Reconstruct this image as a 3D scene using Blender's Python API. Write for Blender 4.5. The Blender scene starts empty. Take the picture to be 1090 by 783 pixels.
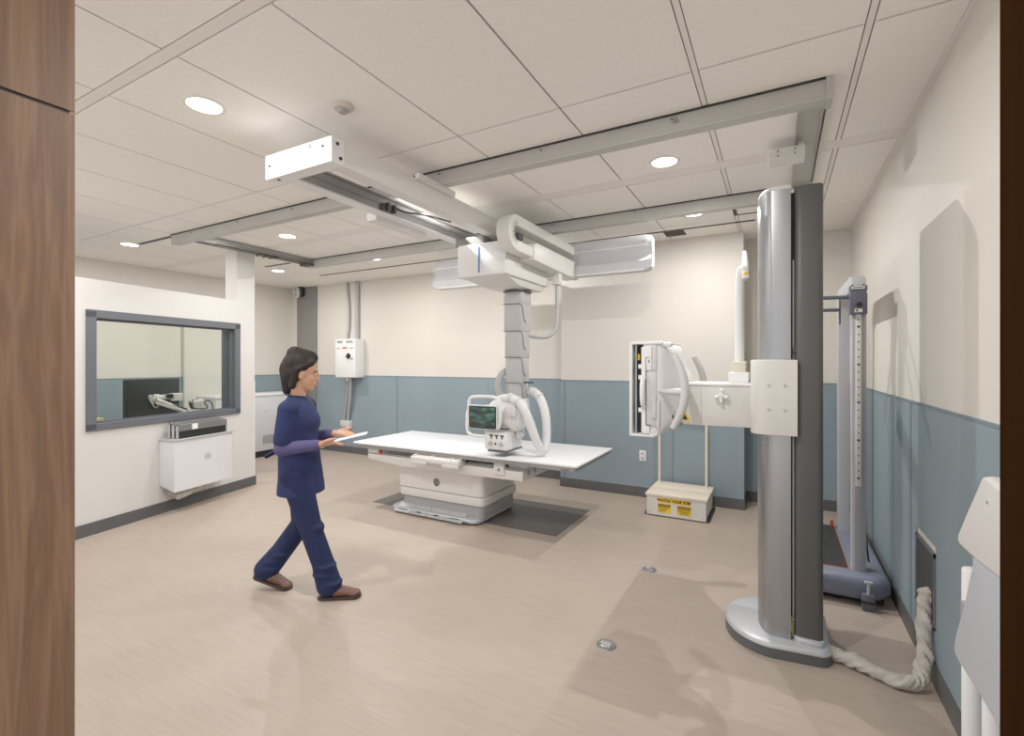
import bpy, bmesh, math, random
from mathutils import Vector, Matrix
random.seed(7)
PI = math.pi
SC = bpy.context.scene
COL = SC.collection
CE = 2.725            # ceiling height
XR = 0.62             # right wall
XL = -7.40            # left wall
YB = 5.50             # back wall

# ------------------------------------------------------------------ materials
def lin(c):
    c = c / 255.0
    return c / 12.92 if c <= 0.04045 else ((c + 0.055) / 1.055) ** 2.4
def rgb(r, g, b): return (lin(r), lin(g), lin(b), 1.0)
MATS = {}
def mat(name, c, rough=0.5, metal=0.0, var=0.04, scale=6.0, stretch=None, bump=0.0, emit=0.0, coat=0.0, spec=0.5):
    if name in MATS: return MATS[name]
    m = bpy.data.materials.new(name); m.use_nodes = True
    nt = m.node_tree; b = nt.nodes['Principled BSDF']
    b.inputs['Roughness'].default_value = rough
    b.inputs['Metallic'].default_value = metal
    b.inputs['Specular IOR Level'].default_value = spec
    if coat: b.inputs['Coat Weight'].default_value = coat
    col = rgb(*c)
    tc = nt.nodes.new('ShaderNodeTexCoord')
    mp = nt.nodes.new('ShaderNodeMapping')
    if stretch: mp.inputs['Scale'].default_value = stretch
    nz = nt.nodes.new('ShaderNodeTexNoise'); nz.inputs['Scale'].default_value = scale
    nz.inputs['Detail'].default_value = 5.0
    rp = nt.nodes.new('ShaderNodeValToRGB')
    lo = tuple(max(0, v * (1 - var)) for v in col[:3]) + (1,)
    hi = tuple(min(1, v * (1 + var)) for v in col[:3]) + (1,)
    rp.color_ramp.elements[0].position = 0.3; rp.color_ramp.elements[0].color = lo
    rp.color_ramp.elements[1].position = 0.7; rp.color_ramp.elements[1].color = hi
    L = nt.links.new
    L(tc.outputs['Object'], mp.inputs['Vector']); L(mp.outputs['Vector'], nz.inputs['Vector'])
    L(nz.outputs['Fac'], rp.inputs['Fac']); L(rp.outputs['Color'], b.inputs['Base Color'])
    if bump:
        bp = nt.nodes.new('ShaderNodeBump'); bp.inputs['Strength'].default_value = bump
        bp.inputs['Distance'].default_value = 0.004
        L(nz.outputs['Fac'], bp.inputs['Height']); L(bp.outputs['Normal'], b.inputs['Normal'])
    if emit:
        b.inputs['Emission Color'].default_value = col
        b.inputs['Emission Strength'].default_value = emit
    MATS[name] = m
    return m

def wood_mat():
    m = bpy.data.materials.new('walnut_wood'); m.use_nodes = True
    nt = m.node_tree; b = nt.nodes['Principled BSDF']; L = nt.links.new
    tc = nt.nodes.new('ShaderNodeTexCoord'); mp = nt.nodes.new('ShaderNodeMapping')
    mp.inputs['Scale'].default_value = (5.0, 5.0, 0.32)
    nz = nt.nodes.new('ShaderNodeTexNoise'); nz.inputs['Scale'].default_value = 3.2; nz.inputs['Detail'].default_value = 7
    nz.inputs['Distortion'].default_value = 0.8
    mu = nt.nodes.new('ShaderNodeMath'); mu.operation = 'MULTIPLY'; mu.inputs[1].default_value = 9.0
    fr = nt.nodes.new('ShaderNodeMath'); fr.operation = 'PINGPONG'; fr.inputs[1].default_value = 1.0
    mp2 = nt.nodes.new('ShaderNodeMapping'); mp2.inputs['Scale'].default_value = (90, 90, 2.0)
    n2 = nt.nodes.new('ShaderNodeTexNoise'); n2.inputs['Scale'].default_value = 1.5; n2.inputs['Detail'].default_value = 4
    mx = nt.nodes.new('ShaderNodeMath'); mx.operation = 'MULTIPLY_ADD'; mx.inputs[1].default_value = 0.55
    rp = nt.nodes.new('ShaderNodeValToRGB')
    e = rp.color_ramp.elements
    e[0].position = 0.15; e[0].color = rgb(98, 73, 55)
    e[1].position = 0.95; e[1].color = rgb(138, 108, 84)
    k = e.new(0.55); k.color = rgb(120, 88, 67)
    L(tc.outputs['Object'], mp.inputs['Vector']); L(mp.outputs['Vector'], nz.inputs['Vector'])
    L(nz.outputs['Fac'], mu.inputs[0]); L(mu.outputs[0], fr.inputs[0])
    L(tc.outputs['Object'], mp2.inputs['Vector']); L(mp2.outputs['Vector'], n2.inputs['Vector'])
    m3 = nt.nodes.new('ShaderNodeMath'); m3.operation = 'MULTIPLY'; m3.inputs[1].default_value = 0.45
    L(fr.outputs[0], m3.inputs[0]); L(n2.outputs['Fac'], mx.inputs[0]); L(m3.outputs[0], mx.inputs[2])
    L(mx.outputs[0], rp.inputs['Fac']); L(rp.outputs['Color'], b.inputs['Base Color'])
    b.inputs['Roughness'].default_value = 0.45
    return m

def floor_mat():
    m = bpy.data.materials.new('vinyl_floor'); m.use_nodes = True
    nt = m.node_tree; b = nt.nodes['Principled BSDF']; L = nt.links.new
    tc = nt.nodes.new('ShaderNodeTexCoord')
    mp = nt.nodes.new('ShaderNodeMapping'); mp.inputs['Scale'].default_value = (2.2, 34, 1); mp.inputs['Rotation'].default_value = (0, 0, 0.0)
    nz = nt.nodes.new('ShaderNodeTexNoise'); nz.inputs['Scale'].default_value = 2.4; nz.inputs['Detail'].default_value = 6
    n2 = nt.nodes.new('ShaderNodeTexNoise'); n2.inputs['Scale'].default_value = 1.3; n2.inputs['Detail'].default_value = 3
    mx = nt.nodes.new('ShaderNodeMath'); mx.operation = 'MULTIPLY_ADD'; mx.inputs[1].default_value = 0.6
    m3 = nt.nodes.new('ShaderNodeMath'); m3.operation = 'MULTIPLY'; m3.inputs[1].default_value = 0.40
    rp = nt.nodes.new('ShaderNodeValToRGB'); e = rp.color_ramp.elements
    e[0].position = 0.3; e[0].color = rgb(158, 143, 130)
    e[1].position = 0.75; e[1].color = rgb(175, 160, 147)
    L(tc.outputs['Object'], mp.inputs['Vector']); L(mp.outputs['Vector'], nz.inputs['Vector'])
    L(tc.outputs['Object'], n2.inputs['Vector'])
    L(n2.outputs['Fac'], m3.inputs[0]); L(nz.outputs['Fac'], mx.inputs[0]); L(m3.outputs[0], mx.inputs[2])
    L(mx.outputs[0], rp.inputs['Fac']); L(rp.outputs['Color'], b.inputs['Base Color'])
    b.inputs['Roughness'].default_value = 0.42
    b.inputs['Specular IOR Level'].default_value = 0.35
    return m

def screen_mat():
    m = bpy.data.materials.new('lit_screen'); m.use_nodes = True
    nt = m.node_tree; b = nt.nodes['Principled BSDF']; L = nt.links.new
    tc = nt.nodes.new('ShaderNodeTexCoord'); mp = nt.nodes.new('ShaderNodeMapping')
    mp.inputs['Scale'].default_value = (5, 5, 14); mp.inputs['Rotation'].default_value = (0, 0.35, 0)
    nz = nt.nodes.new('ShaderNodeTexNoise'); nz.inputs['Scale'].default_value = 1.6; nz.inputs['Detail'].default_value = 3
    rp = nt.nodes.new('ShaderNodeValToRGB'); e = rp.color_ramp.elements
    e[0].position = 0.46; e[0].color = rgb(4, 12, 10)
    e[1].position = 0.75; e[1].color = rgb(80, 128, 108)
    k = e.new(0.57); k.color = rgb(28, 66, 54)
    L(tc.outputs['Object'], mp.inputs['Vector']); L(mp.outputs['Vector'], nz.inputs['Vector'])
    L(nz.outputs['Fac'], rp.inputs['Fac']); L(rp.outputs['Color'], b.inputs['Emission Color'])
    b.inputs['Emission Strength'].default_value = 0.9
    b.inputs['Base Color'].default_value = (0.003, 0.004, 0.004, 1); b.inputs['Roughness'].default_value = 0.25
    return m

def glass_mat():
    m = bpy.data.materials.new('clear_glass'); m.use_nodes = True
    nt = m.node_tree; nt.nodes.clear(); L = nt.links.new
    o = nt.nodes.new('ShaderNodeOutputMaterial'); t = nt.nodes.new('ShaderNodeBsdfTransparent')
    t.inputs['Color'].default_value = (0.93, 0.95, 0.93, 1)
    g = nt.nodes.new('ShaderNodeBsdfGlossy'); g.inputs['Roughness'].default_value = 0.02
    mx = nt.nodes.new('ShaderNodeMixShader'); fr = nt.nodes.new('ShaderNodeFresnel'); fr.inputs['IOR'].default_value = 1.35
    L(fr.outputs[0], mx.inputs[0]); L(t.outputs[0], mx.inputs[1]); L(g.outputs[0], mx.inputs[2]); L(mx.outputs[0], o.inputs[0])
    return m

WHITE   = mat('white_enamel', (226, 226, 226), 0.35, var=0.015)
WHITE2  = mat('warm_white_enamel', (214, 211, 206), 0.42, var=0.015)
OFFW    = mat('light_grey_plastic', (198, 197, 195), 0.45, var=0.02)
TOPW    = mat('table_laminate', (232, 234, 238), 0.3, var=0.01)
GREYP   = mat('mid_grey_plastic', (150, 151, 153), 0.45, var=0.03)
GREYL   = mat('column_grey', (176, 176, 177), 0.4, var=0.02)
SILVER  = mat('brushed_silver', (150, 151, 154), 0.32, 0.8, var=0.05, stretch=(1, 1, 0.05), scale=30)
SILVERP = mat('silver_paint', (188, 191, 196), 0.35, 0.3, var=0.02)
ALU     = mat('aluminium', (150, 150, 148), 0.32, 0.7, var=0.06, stretch=(30, 1, 1))
ALUD    = mat('dull_aluminium', (122, 122, 118), 0.4, 0.6, var=0.06)
CHROME  = mat('chrome', (205, 205, 208), 0.15, 1.0, var=0.02)
DARK    = mat('dark_grey_cover', (72, 71, 70), 0.42, var=0.03)
DARK2   = mat('charcoal_skirt', (78, 80, 82), 0.45, var=0.03)
BLACK   = mat('black_plastic', (20, 20, 21), 0.5, var=0.1)
RUBBER  = mat('black_rubber', (34, 34, 36), 0.75, var=0.1)
RED     = mat('red_plastic', (170, 30, 50), 0.4)
YELLOW  = mat('safety_yellow', (242, 196, 20), 0.5, var=0.02)
ORANGE  = mat('orange_trim', (190, 100, 40), 0.5)
BLUEST  = mat('blue_stripe', (88, 130, 190), 0.4)
CREAMW  = mat('cream_wall_paint', (210, 205, 196), 0.6, var=0.012, scale=2.0, spec=0.3)
WHITEW  = mat('white_wall_paint', (208, 205, 201), 0.6, var=0.012, scale=2.0, spec=0.3)
TILE    = mat('ceiling_tile', (238, 234, 228), 0.85, var=0.02, scale=60, bump=0.05, spec=0.2)
TEEBAR  = mat('ceiling_grid_paint', (228, 223, 216), 0.6, var=0.02)
SEAM    = mat('ceiling_seam', (120, 108, 98), 0.8)
BLUEW   = mat('blue_wainscot', (124, 140, 149), 0.5, var=0.03, scale=3.0, spec=0.4)
BLUET   = mat('blue_trim', (108, 124, 133), 0.45, var=0.02)
BASEB   = mat('rubber_baseboard', (76, 76, 77), 0.55, var=0.04)
FRAMEG  = mat('grey_frame_paint', (86, 89, 96), 0.45, var=0.03)
PANELG  = mat('grey_wall_panel', (122, 119, 117), 0.5, var=0.03)
CAB     = mat('cabinet_grey', (206, 206, 210), 0.4, var=0.015)
INLAY   = mat('dark_vinyl', (96, 89, 82), 0.42, var=0.06, stretch=(2, 30, 1), scale=3)
STOOLW  = mat('cream_step_board', (222, 211, 190), 0.45, var=0.05, stretch=(2, 20, 1))
STOOLS  = mat('step_side_white', (216, 212, 206), 0.5, var=0.02)
SCALEB  = mat('scale_blue_grey', (112, 118, 138), 0.45, var=0.04)
SCALEA  = mat('scale_arch_grey', (178, 179, 184), 0.4, var=0.02)
SCALED  = mat('scale_slate', (88, 90, 106), 0.45, var=0.04)
RULER   = mat('ruler_white', (226, 224, 220), 0.45, var=0.01)
SLEEVE  = mat('cable_sleeve_fabric', (178, 172, 163), 0.8, var=0.18, scale=18, bump=0.6)
SHELL   = mat('grey_shell', (172, 175, 183), 0.45, var=0.03)
BAGM    = mat('clear_plastic_bag', (160, 155, 148), 0.2, var=0.35, scale=16, bump=0.9)
SHADEJ   = mat('shaded_wood_jamb', (36, 20, 10), 0.9, spec=0.0, var=0.2, stretch=(6, 6, 0.4))  # brown jamb wood, with the shadow on it put into the colour
SKIN    = mat('skin', (196, 146, 116), 0.5, var=0.06, scale=9)
HAIR    = mat('dark_hair', (34, 27, 25), 0.7, var=0.4, scale=30, bump=0.4, stretch=(1, 1, 0.3), spec=0.25)
CAPM    = mat('dark_hair_top', (34, 28, 27), 0.55, var=0.3, stretch=(1, 8, 1), scale=20)
NAVY    = mat('navy_scrub', (29, 39, 80), 0.75, var=0.12, scale=14, bump=0.25, spec=0.25)
NAVY2   = mat('navy_scrub_trousers', (22, 32, 68), 0.75, var=0.12, scale=14, bump=0.25, spec=0.25)
PURPLE  = mat('purple_sleeve', (72, 66, 112), 0.8, var=0.08)
SHOE    = mat('brown_leather', (96, 58, 44), 0.4, var=0.15, scale=25)
SOLE    = mat('dark_sole', (42, 30, 26), 0.6)
EYEW    = mat('eye_white', (205, 196, 188), 0.4)
LIP     = mat('lip', (170, 92, 84), 0.5)
GLOW    = mat('light_diffuser', (255, 252, 246), 0.4, emit=9.0)
TRIMW   = mat('light_trim', (226, 220, 212), 0.4)
GREENM  = mat('indicator_green', (70, 130, 80), 0.4)
PAPER   = mat('white_paper', (238, 238, 238), 0.6)
DESKM   = mat('desk_laminate', (198, 188, 172), 0.5)
INK     = mat('black_ink', (24, 22, 20), 0.6)
GRAYINK = mat('grey_ink', (120, 122, 126), 0.6)
PADY    = mat('yellow_note', (226, 214, 150), 0.7)
HOSEM   = mat('white_hose', (216, 216, 217), 0.5, var=0.02)
HOSEG   = mat('grey_hose', (168, 168, 168), 0.5, var=0.02)
WOOD = wood_mat(); FLOORM = floor_mat(); SCREEN = screen_mat(); GLASS = glass_mat()

# ------------------------------------------------------------------ builders
WM = {}
def wm(o): return WM.get(o.name, Matrix.Identity(4))
def frame(o, rz): return Matrix.Translation(Vector(o)) @ Matrix.Rotation(rz, 4, 'Z')

def thing(name, label, cat, loc=(0, 0, 0), rz=0.0, group=None):
    o = bpy.data.objects.new(name, None); COL.objects.link(o)
    o.empty_display_size = 0.1
    o.location = loc; o.rotation_euler = (0, 0, rz)
    o['label'] = label; o['category'] = cat
    if group: o['group'] = group
    WM[o.name] = frame(loc, rz)
    return o
def tag(o, label, cat, group=None):
    o['label'] = label; o['category'] = cat
    if group: o['group'] = group
    return o

class MB:
    def __init__(self, xf=None):
        self.bm = bmesh.new(); self.xf = xf or Matrix.Identity(4)
    def _merge(self, b, m=None):
        mt = self.xf @ (m or Matrix.Identity(4))
        bmesh.ops.transform(b, matrix=mt, verts=b.verts)
        me = bpy.data.meshes.new('t'); b.to_mesh(me); b.free()
        self.bm.from_mesh(me); bpy.data.meshes.remove(me)
        return self
    def box(self, x0, x1, y0, y1, z0, z1, bev=0.0, seg=2, m=None):
        b = bmesh.new()
        bmesh.ops.create_cube(b, size=1.0)
        bmesh.ops.transform(b, matrix=Matrix.Translation(((x0+x1)/2, (y0+y1)/2, (z0+z1)/2)) @ Matrix.Diagonal((abs(x1-x0), abs(y1-y0), abs(z1-z0), 1)), verts=b.verts)
        if bev > 0:
            bmesh.ops.bevel(b, geom=b.edges[:], offset=min(bev, 0.49*min(abs(x1-x0), abs(y1-y0), abs(z1-z0))), segments=seg, affect='EDGES', profile=0.5)
        return self._merge(b, m)
    def cyl(self, p0, p1, r0, r1=None, seg=20, bev=0.0, m=None):
        r1 = r0 if r1 is None else r1
        p0 = Vector(p0); p1 = Vector(p1); d = p1 - p0
        b = bmesh.new()
        bmesh.ops.create_cone(b, cap_ends=True, cap_tris=False, segments=seg, radius1=r0, radius2=r1, depth=d.length)
        if bev > 0:
            ed = [e for e in b.edges if abs(e.verts[0].co.z - e.verts[1].co.z) < 1e-6]
            bmesh.ops.bevel(b, geom=ed, offset=bev, segments=2, affect='EDGES', profile=0.5)
        q = d.to_track_quat('Z', 'Y').to_matrix().to_4x4()
        bmesh.ops.transform(b, matrix=Matrix.Translation((p0+p1)/2) @ q, verts=b.verts)
        return self._merge(b, m)
    def ball(self, c, r, seg=20, m=None):
        if not hasattr(r, '__len__'): r = (r, r, r)
        b = bmesh.new()
        bmesh.ops.create_uvsphere(b, u_segments=seg, v_segments=max(8, seg//2+2), radius=1.0)
        bmesh.ops.transform(b, matrix=Matrix.Translation(Vector(c)) @ Matrix.Diagonal((r[0], r[1], r[2], 1)), verts=b.verts)
        return self._merge(b, m)
    def capsule(self, p0, p1, r0, r1, seg=14, flat=(1, 1, 1)):
        b = bmesh.new()
        for p, r in ((p0, r0), (p1, r1)):
            bmesh.ops.create_uvsphere(b, u_segments=seg, v_segments=seg//2+2, radius=r, matrix=Matrix.Translation(Vector(p)) @ Matrix.Diagonal((flat[0], flat[1], flat[2], 1)))
        r = bmesh.ops.convex_hull(b, input=b.verts[:])
        bmesh.ops.delete(b, geom=[g for g in (set(r['geom_interior']) | set(r['geom_unused'])) if isinstance(g, bmesh.types.BMVert)], context='VERTS')
        return self._merge(b)
    def hull(self, pts, bev=0.0, seg=2):
        b = bmesh.new()
        for p in pts: b.verts.new(p)
        bmesh.ops.convex_hull(b, input=b.verts[:])
        bmesh.ops.dissolve_limit(b, angle_limit=0.02, verts=b.verts[:], edges=b.edges[:])
        if bev > 0: bmesh.ops.bevel(b, geom=b.edges[:], offset=bev, segments=seg, affect='EDGES', profile=0.5)
        return self._merge(b)
    def prism(self, poly, axis, a0, a1, bev=0.0, seg=2, m=None):
        """poly of 2-D points extruded along axis: 'x' -> (y,z), 'y' -> (x,z), 'z' -> (x,y)"""
        def P(p, a):
            return {'x': (a, p[0], p[1]), 'y': (p[0], a, p[1]), 'z': (p[0], p[1], a)}[axis]
        b = bmesh.new()
        v0 = [b.verts.new(P(p, a0)) for p in poly]; v1 = [b.verts.new(P(p, a1)) for p in poly]
        n = len(poly)
        b.faces.new(v0); b.faces.new(list(reversed(v1)))
        for i in range(n): b.faces.new((v0[i], v1[i], v1[(i+1) % n], v0[(i+1) % n]))
        bmesh.ops.recalc_face_normals(b, faces=b.faces[:])
        if bev > 0:
            caps = [e for e in b.edges if len({0, 1} & set()) == 0 and len(e.link_faces) == 2 and any(len(f.verts) == n for f in e.link_faces)]
            bmesh.ops.bevel(b, geom=caps, offset=bev, segments=seg, affect='EDGES', profile=0.5)
        return self._merge(b, m)
    def tube(self, pts, r, seg=12, closed=False, smooth=0):
        pts = [Vector(p) for p in pts]
        rs = list(r) if hasattr(r, '__len__') else [r]*len(pts)
        for _ in range(smooth):
            np_, nr = [pts[0]], [rs[0]]
            for i in range(len(pts)-1):
                np_ += [pts[i].lerp(pts[i+1], .25), pts[i].lerp(pts[i+1], .75)]
                nr += [rs[i]*.75+rs[i+1]*.25, rs[i]*.25+rs[i+1]*.75]
            np_.append(pts[-1]); nr.append(rs[-1]); pts, rs = np_, nr
        b = bmesh.new(); rings = []
        n = len(pts); up = None
        for i in range(n):
            if closed: t = pts[(i+1) % n] - pts[i-1]
            else: t = pts[min(i+1, n-1)] - pts[max(i-1, 0)]
            t.normalize()
            if up is None:
                up = Vector((0, 0, 1)) if abs(t.z) < 0.9 else Vector((1, 0, 0))
            up = (up - t*up.dot(t)).normalized(); s = t.cross(up)
            rings.append([b.verts.new(pts[i] + (up*math.cos(2*PI*k/seg) + s*math.sin(2*PI*k/seg))*rs[i]) for k in range(seg)])
        for i in range(n if closed else n-1):
            A, B = rings[i], rings[(i+1) % n]
            for k in range(seg): b.faces.new((A[k], A[(k+1) % seg], B[(k+1) % seg], B[k]))
        if not closed:
            b.faces.new(list(reversed(rings[0]))); b.faces.new(rings[-1])
        bmesh.ops.recalc_face_normals(b, faces=b.faces[:])
        return self._merge(b)
    def ribbon(self, pts, wdir, width, thick, bev=0.0):
        """rectangular section swept along planar pts; wdir = direction of the width"""
        pts = [Vector(p) for p in pts]; w = Vector(wdir).normalized()
        b = bmesh.new(); rings = []; n = len(pts)
        for i in range(n):
            t = (pts[min(i+1, n-1)] - pts[max(i-1, 0)]).normalized()
            nn = w.cross(t).normalized()
            rings.append([b.verts.new(pts[i] + w*(sx*width/2) + nn*(sy*thick/2)) for sx, sy in ((-1,-1),(1,-1),(1,1),(-1,1))])
        for i in range(n-1):
            for k in range(4): b.faces.new((rings[i][k], rings[i][(k+1) % 4], rings[i+1][(k+1) % 4], rings[i+1][k]))
        b.faces.new(list(reversed(rings[0]))); b.faces.new(rings[-1])
        bmesh.ops.recalc_face_normals(b, faces=b.faces[:])
        if bev:
            ed = [e for e in b.edges if abs(abs((e.verts[0].co-e.verts[1].co).normalized().dot(w)) - 1) > 0.01]
            bmesh.ops.bevel(b, geom=ed, offset=bev, segments=2, affect='EDGES', profile=0.5)
        return self._merge(b)
    def lathe(self, prof, c, seg=32):
        """prof of (r,z) about a vertical axis at c"""
        b = bmesh.new(); rings = []
        for r, z in prof:
            if r < 1e-6: rings.append([b.verts.new((c[0], c[1], c[2]+z))])
            else: rings.append([b.verts.new((c[0]+r*math.cos(2*PI*k/seg), c[1]+r*math.sin(2*PI*k/seg), c[2]+z)) for k in range(seg)])
        for A, B in zip(rings, rings[1:]):
            for k in range(seg):
                a0, a1 = A[k % len(A)], A[(k+1) % len(A)]; b0, b1 = B[k % len(B)], B[(k+1) % len(B)]
                vs = []
                for v in (a0, a1, b1, b0):
                    if v not in vs: vs.append(v)
                if len(vs) > 2: b.faces.new(vs)
        bmesh.ops.recalc_face_normals(b, faces=b.faces[:])
        return self._merge(b)
    def loft(self, loops):
        b = bmesh.new(); R = [[b.verts.new(p) for p in l] for l in loops]; n = len(loops[0])
        for A, B in zip(R, R[1:]):
            for k in range(n): b.faces.new((A[k], A[(k+1) % n], B[(k+1) % n], B[k]))
        b.faces.new(list(reversed(R[0]))); b.faces.new(R[-1])
        bmesh.ops.recalc_face_normals(b, faces=b.faces[:])
        return self._merge(b)
    def text(self, s, size, origin, right, up, depth=0.001, align='CENTER', shear=0.0, bold=0.0):
        cu = bpy.data.curves.new('txt', 'FONT'); cu.body = s; cu.size = size; cu.extrude = depth
        cu.align_x = align; cu.align_y = 'CENTER'; cu.shear = shear; cu.offset = bold
        o = bpy.data.objects.new('txt', cu); COL.objects.link(o)
        bpy.context.view_layer.update()
        me = bpy.data.meshes.new_from_object(o.evaluated_get(bpy.context.evaluated_depsgraph_get()))
        bpy.data.objects.remove(o); bpy.data.curves.remove(cu)
        r = Vector(right).normalized(); u = Vector(up).normalized(); n = r.cross(u)
        mt = Matrix(((r.x, u.x, n.x, origin[0]), (r.y, u.y, n.y, origin[1]), (r.z, u.z, n.z, origin[2]), (0, 0, 0, 1)))
        b = bmesh.new(); b.from_mesh(me); bpy.data.meshes.remove(me)
        bmesh.ops.dissolve_limit(b, angle_limit=0.03, verts=b.verts[:], edges=b.edges[:])
        return self._merge(b, mt)
    def build(self, name, m, parent=None, smooth=True, angle=38):
        bm = self.bm
        bmesh.ops.recalc_face_normals(bm, faces=bm.faces[:])
        if parent is None:
            xs = [v.co for v in bm.verts]
            o0 = Vector(((min(v.x for v in xs)+max(v.x for v in xs))/2, (min(v.y for v in xs)+max(v.y for v in xs))/2, min(v.z for v in xs)))
            W = Matrix.Translation(o0)
        else: W = wm(parent)
        bmesh.ops.transform(bm, matrix=W.inverted(), verts=bm.verts)
        if smooth:
            for f in bm.faces: f.smooth = True
            ca = math.radians(angle)
            for e in bm.edges:
                if len(e.link_faces) == 2:
                    try: e.smooth = e.calc_face_angle() < ca
                    except ValueError: pass
        me = bpy.data.meshes.new(name); bm.to_mesh(me); bm.free()
        me.materials.append(m)
        o = bpy.data.objects.new(name, me); COL.objects.link(o)
        if parent is None: o.location = W.translation
        else: o.parent = parent
        WM[o.name] = W
        return o

def build_each(mb, name, m, parent, smooth=True):
    """one object per loose piece"""
    bm = mb.bm; seen = set(); out = []
    bm.verts.ensure_lookup_table()
    for v in bm.verts:
        if v in seen: continue
        st, isl = [v], []
        seen.add(v)
        while st:
            a = st.pop(); isl.append(a)
            for e in a.link_edges:
                o = e.other_vert(a)
                if o not in seen: seen.add(o); st.append(o)
        n = MB(); mp = {a: n.bm.verts.new(a.co) for a in isl}
        fs = {f for a in isl for f in a.link_faces}
        for f in fs: n.bm.faces.new([mp[a] for a in f.verts])
        out.append(n.build(name, m, parent, smooth))
    bm.free()
    return out
def struct(name, mb, m, parent=None, smooth=False):
    o = mb.build(name, m, parent, smooth)
    if parent is None: o['kind'] = 'structure'
    return o
def rrect(x0, x1, y0, y1, r, n=5):
    out = []
    for cx, cy, a0 in ((x1-r, y1-r, 0), (x0+r, y1-r, 90), (x0+r, y0+r, 180), (x1-r, y0+r, 270)):
        for i in range(n+1):
            a = math.radians(a0 + 90*i/n); out.append((cx+r*math.cos(a), cy+r*math.sin(a)))
    return out
def arc(cx, cy, r, a0, a1, n=12):
    return [(cx+r*math.cos(math.radians(a0+(a1-a0)*i/n)), cy+r*math.sin(math.radians(a0+(a1-a0)*i/n))) for i in range(n+1)]
def copy_tree(root, loc, label):
    r = root.copy(); COL.objects.link(r); r.location = loc; r['label'] = label
    for ch in list(root.children):
        c = ch.copy(); COL.objects.link(c); c.parent = r
        for g in ch.children:
            d = g.copy(); COL.objects.link(d); d.parent = c
    return r

# ------------------------------------------------------------------ the room
struct('floor', MB().box(-9.2, 2.2, -1.6, 6.2, -0.1, 0.0), FLOORM)
# ceiling: a dark-seamed base with lay-in tiles and wider runners under it
cb = MB().box(-9.2, 2.2, -0.6, 6.2, CE+0.008, CE+0.15)
ceil = struct('ceiling', cb, SEAM)
gx = [-8.44, -7.80, -7.17, -6.55, -5.93, -5.30, -4.68, -4.055, -3.435, -2.82, -2.21, -1.587, -0.965, -0.320, 0.305, XR]
gy = [-0.45, 1.065, 2.25, 3.405, 4.71, 5.60]
wx = {-0.320: 0.022, 0.305: 0.022}
wy = {1.065: 0.05, 3.405: 0.125}
tb = MB()
for i in range(len(gx)-1):
    for j in range(len(gy)-1):
        a = gx[i] + wx.get(gx[i], 0)/2 + 0.005; b = gx[i+1] - wx.get(gx[i+1], 0)/2 - (0.005 if gx[i+1] != XR else 0.02)
        c = gy[j] + wy.get(gy[j], 0)/2 + 0.006; d = gy[j+1] - wy.get(gy[j+1], 0)/2 - 0.006
        tb.box(a, b, c, d, CE, CE+0.02)
tb.build('ceiling_tiles', TILE, ceil, smooth=False)
rn = MB()
for x, w in wx.items(): rn.box(x-w/2, x+w/2, -0.45, 5.6, CE+0.001, CE+0.02)
for y, w in wy.items(): rn.box(-8.44, XR, y-w/2, y+w/2, CE+0.0012, CE+0.019)
rn.box(XR-0.018, XR, 0.5, 5.6, CE-0.012, CE+0.01)
rn.build('ceiling_runners', TEEBAR, ceil, smooth=False)

struct('wall_right', MB().box(XR, XR+0.12, 0.58, 6.0, 0, CE+0.1), CREAMW)
struct('wall_left', MB().box(XL-0.12, XL, -0.6, 6.0, 0, CE+0.1), CREAMW)
struct('wall_back', MB().box(XL-0.12, -2.22, YB, YB+0.5, 0, CE+0.1).box(-2.22, -0.295, 5.22, YB+0.5, 0, CE+0.1).box(-0.295, XR+0.12, 5.60, YB+0.5, 0, CE+0.1), CREAMW)

RZ = 1.235
def wains(name, rects, trims):
    mb = MB()
    for r in rects: mb.box(*r)
    o = struct(name, mb, BLUEW)
    t = MB()
    for r in trims: t.box(*r)
    t.build('cap_strip', BLUET, o, smooth=False)
t_ = 0.006
wains('trim_1', [(XR-t_, XR, 0.6, 3.238, 0.10, 0.27), (XR-t_, XR, 0.6, 2.78, 0.27, 0.62), (XR-t_, XR, 3.12, 3.238, 0.27, 0.62), (XR-t_, XR, 0.6, 3.238, 0.62, RZ), (XR-t_, XR, 3.242, 4.398, 0.1, RZ), (XR-t_, XR, 4.402, 5.6, 0.1, RZ)],
      [(XR-0.010, XR, 0.6, 5.6, RZ-0.003, RZ+0.008), (XR-0.009, XR, 3.228, 3.252, 0.1, RZ), (XR-0.009, XR, 4.388, 4.412, 0.1, RZ)])
wains('trim_2', [(XL, -5.0, YB-t_, YB, 0.1, RZ), (-4.996, -3.4, YB-t_, YB, 0.1, RZ), (-3.396, -2.22, YB-t_, YB, 0.1, RZ),
                 (-2.22-t_, -0.295+t_, 5.22-t_, 5.22, 0.1, RZ), (-2.22-t_, -2.22, 5.22, YB, 0.1, RZ), (-0.295, -0.295+t_, 5.22, 5.6, 0.1, RZ), (-0.295, XR, 5.6-t_, 5.6, 0.1, RZ)],
      [(XL, -2.22, YB-0.010, YB, RZ-0.003, RZ+0.008), (-2.23, -0.285, 5.21, 5.22, RZ-0.003, RZ+0.008), (-2.23, -2.22, 5.21, YB, RZ-0.003, RZ+0.008),
       (-0.295, XR, 5.59, 5.6, RZ-0.003, RZ+0.008), (-5.01, -4.986, YB-0.009, YB, 0.1, RZ), (-2.19, -2.165, 5.211, 5.22, 0.1, RZ), (-0.97, -0.95, 5.211, 5.22, 0.1, RZ)])
wains('trim_3', [(XL, XL+t_, -0.6, YB, 0.1, RZ)], [(XL, XL+0.010, -0.6, YB, RZ-0.003, RZ+0.008)])
bt = 0.012
struct('baseboard_right', MB().box(XR-bt, XR, 0.6, 5.6, 0, 0.105), BASEB)
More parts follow.
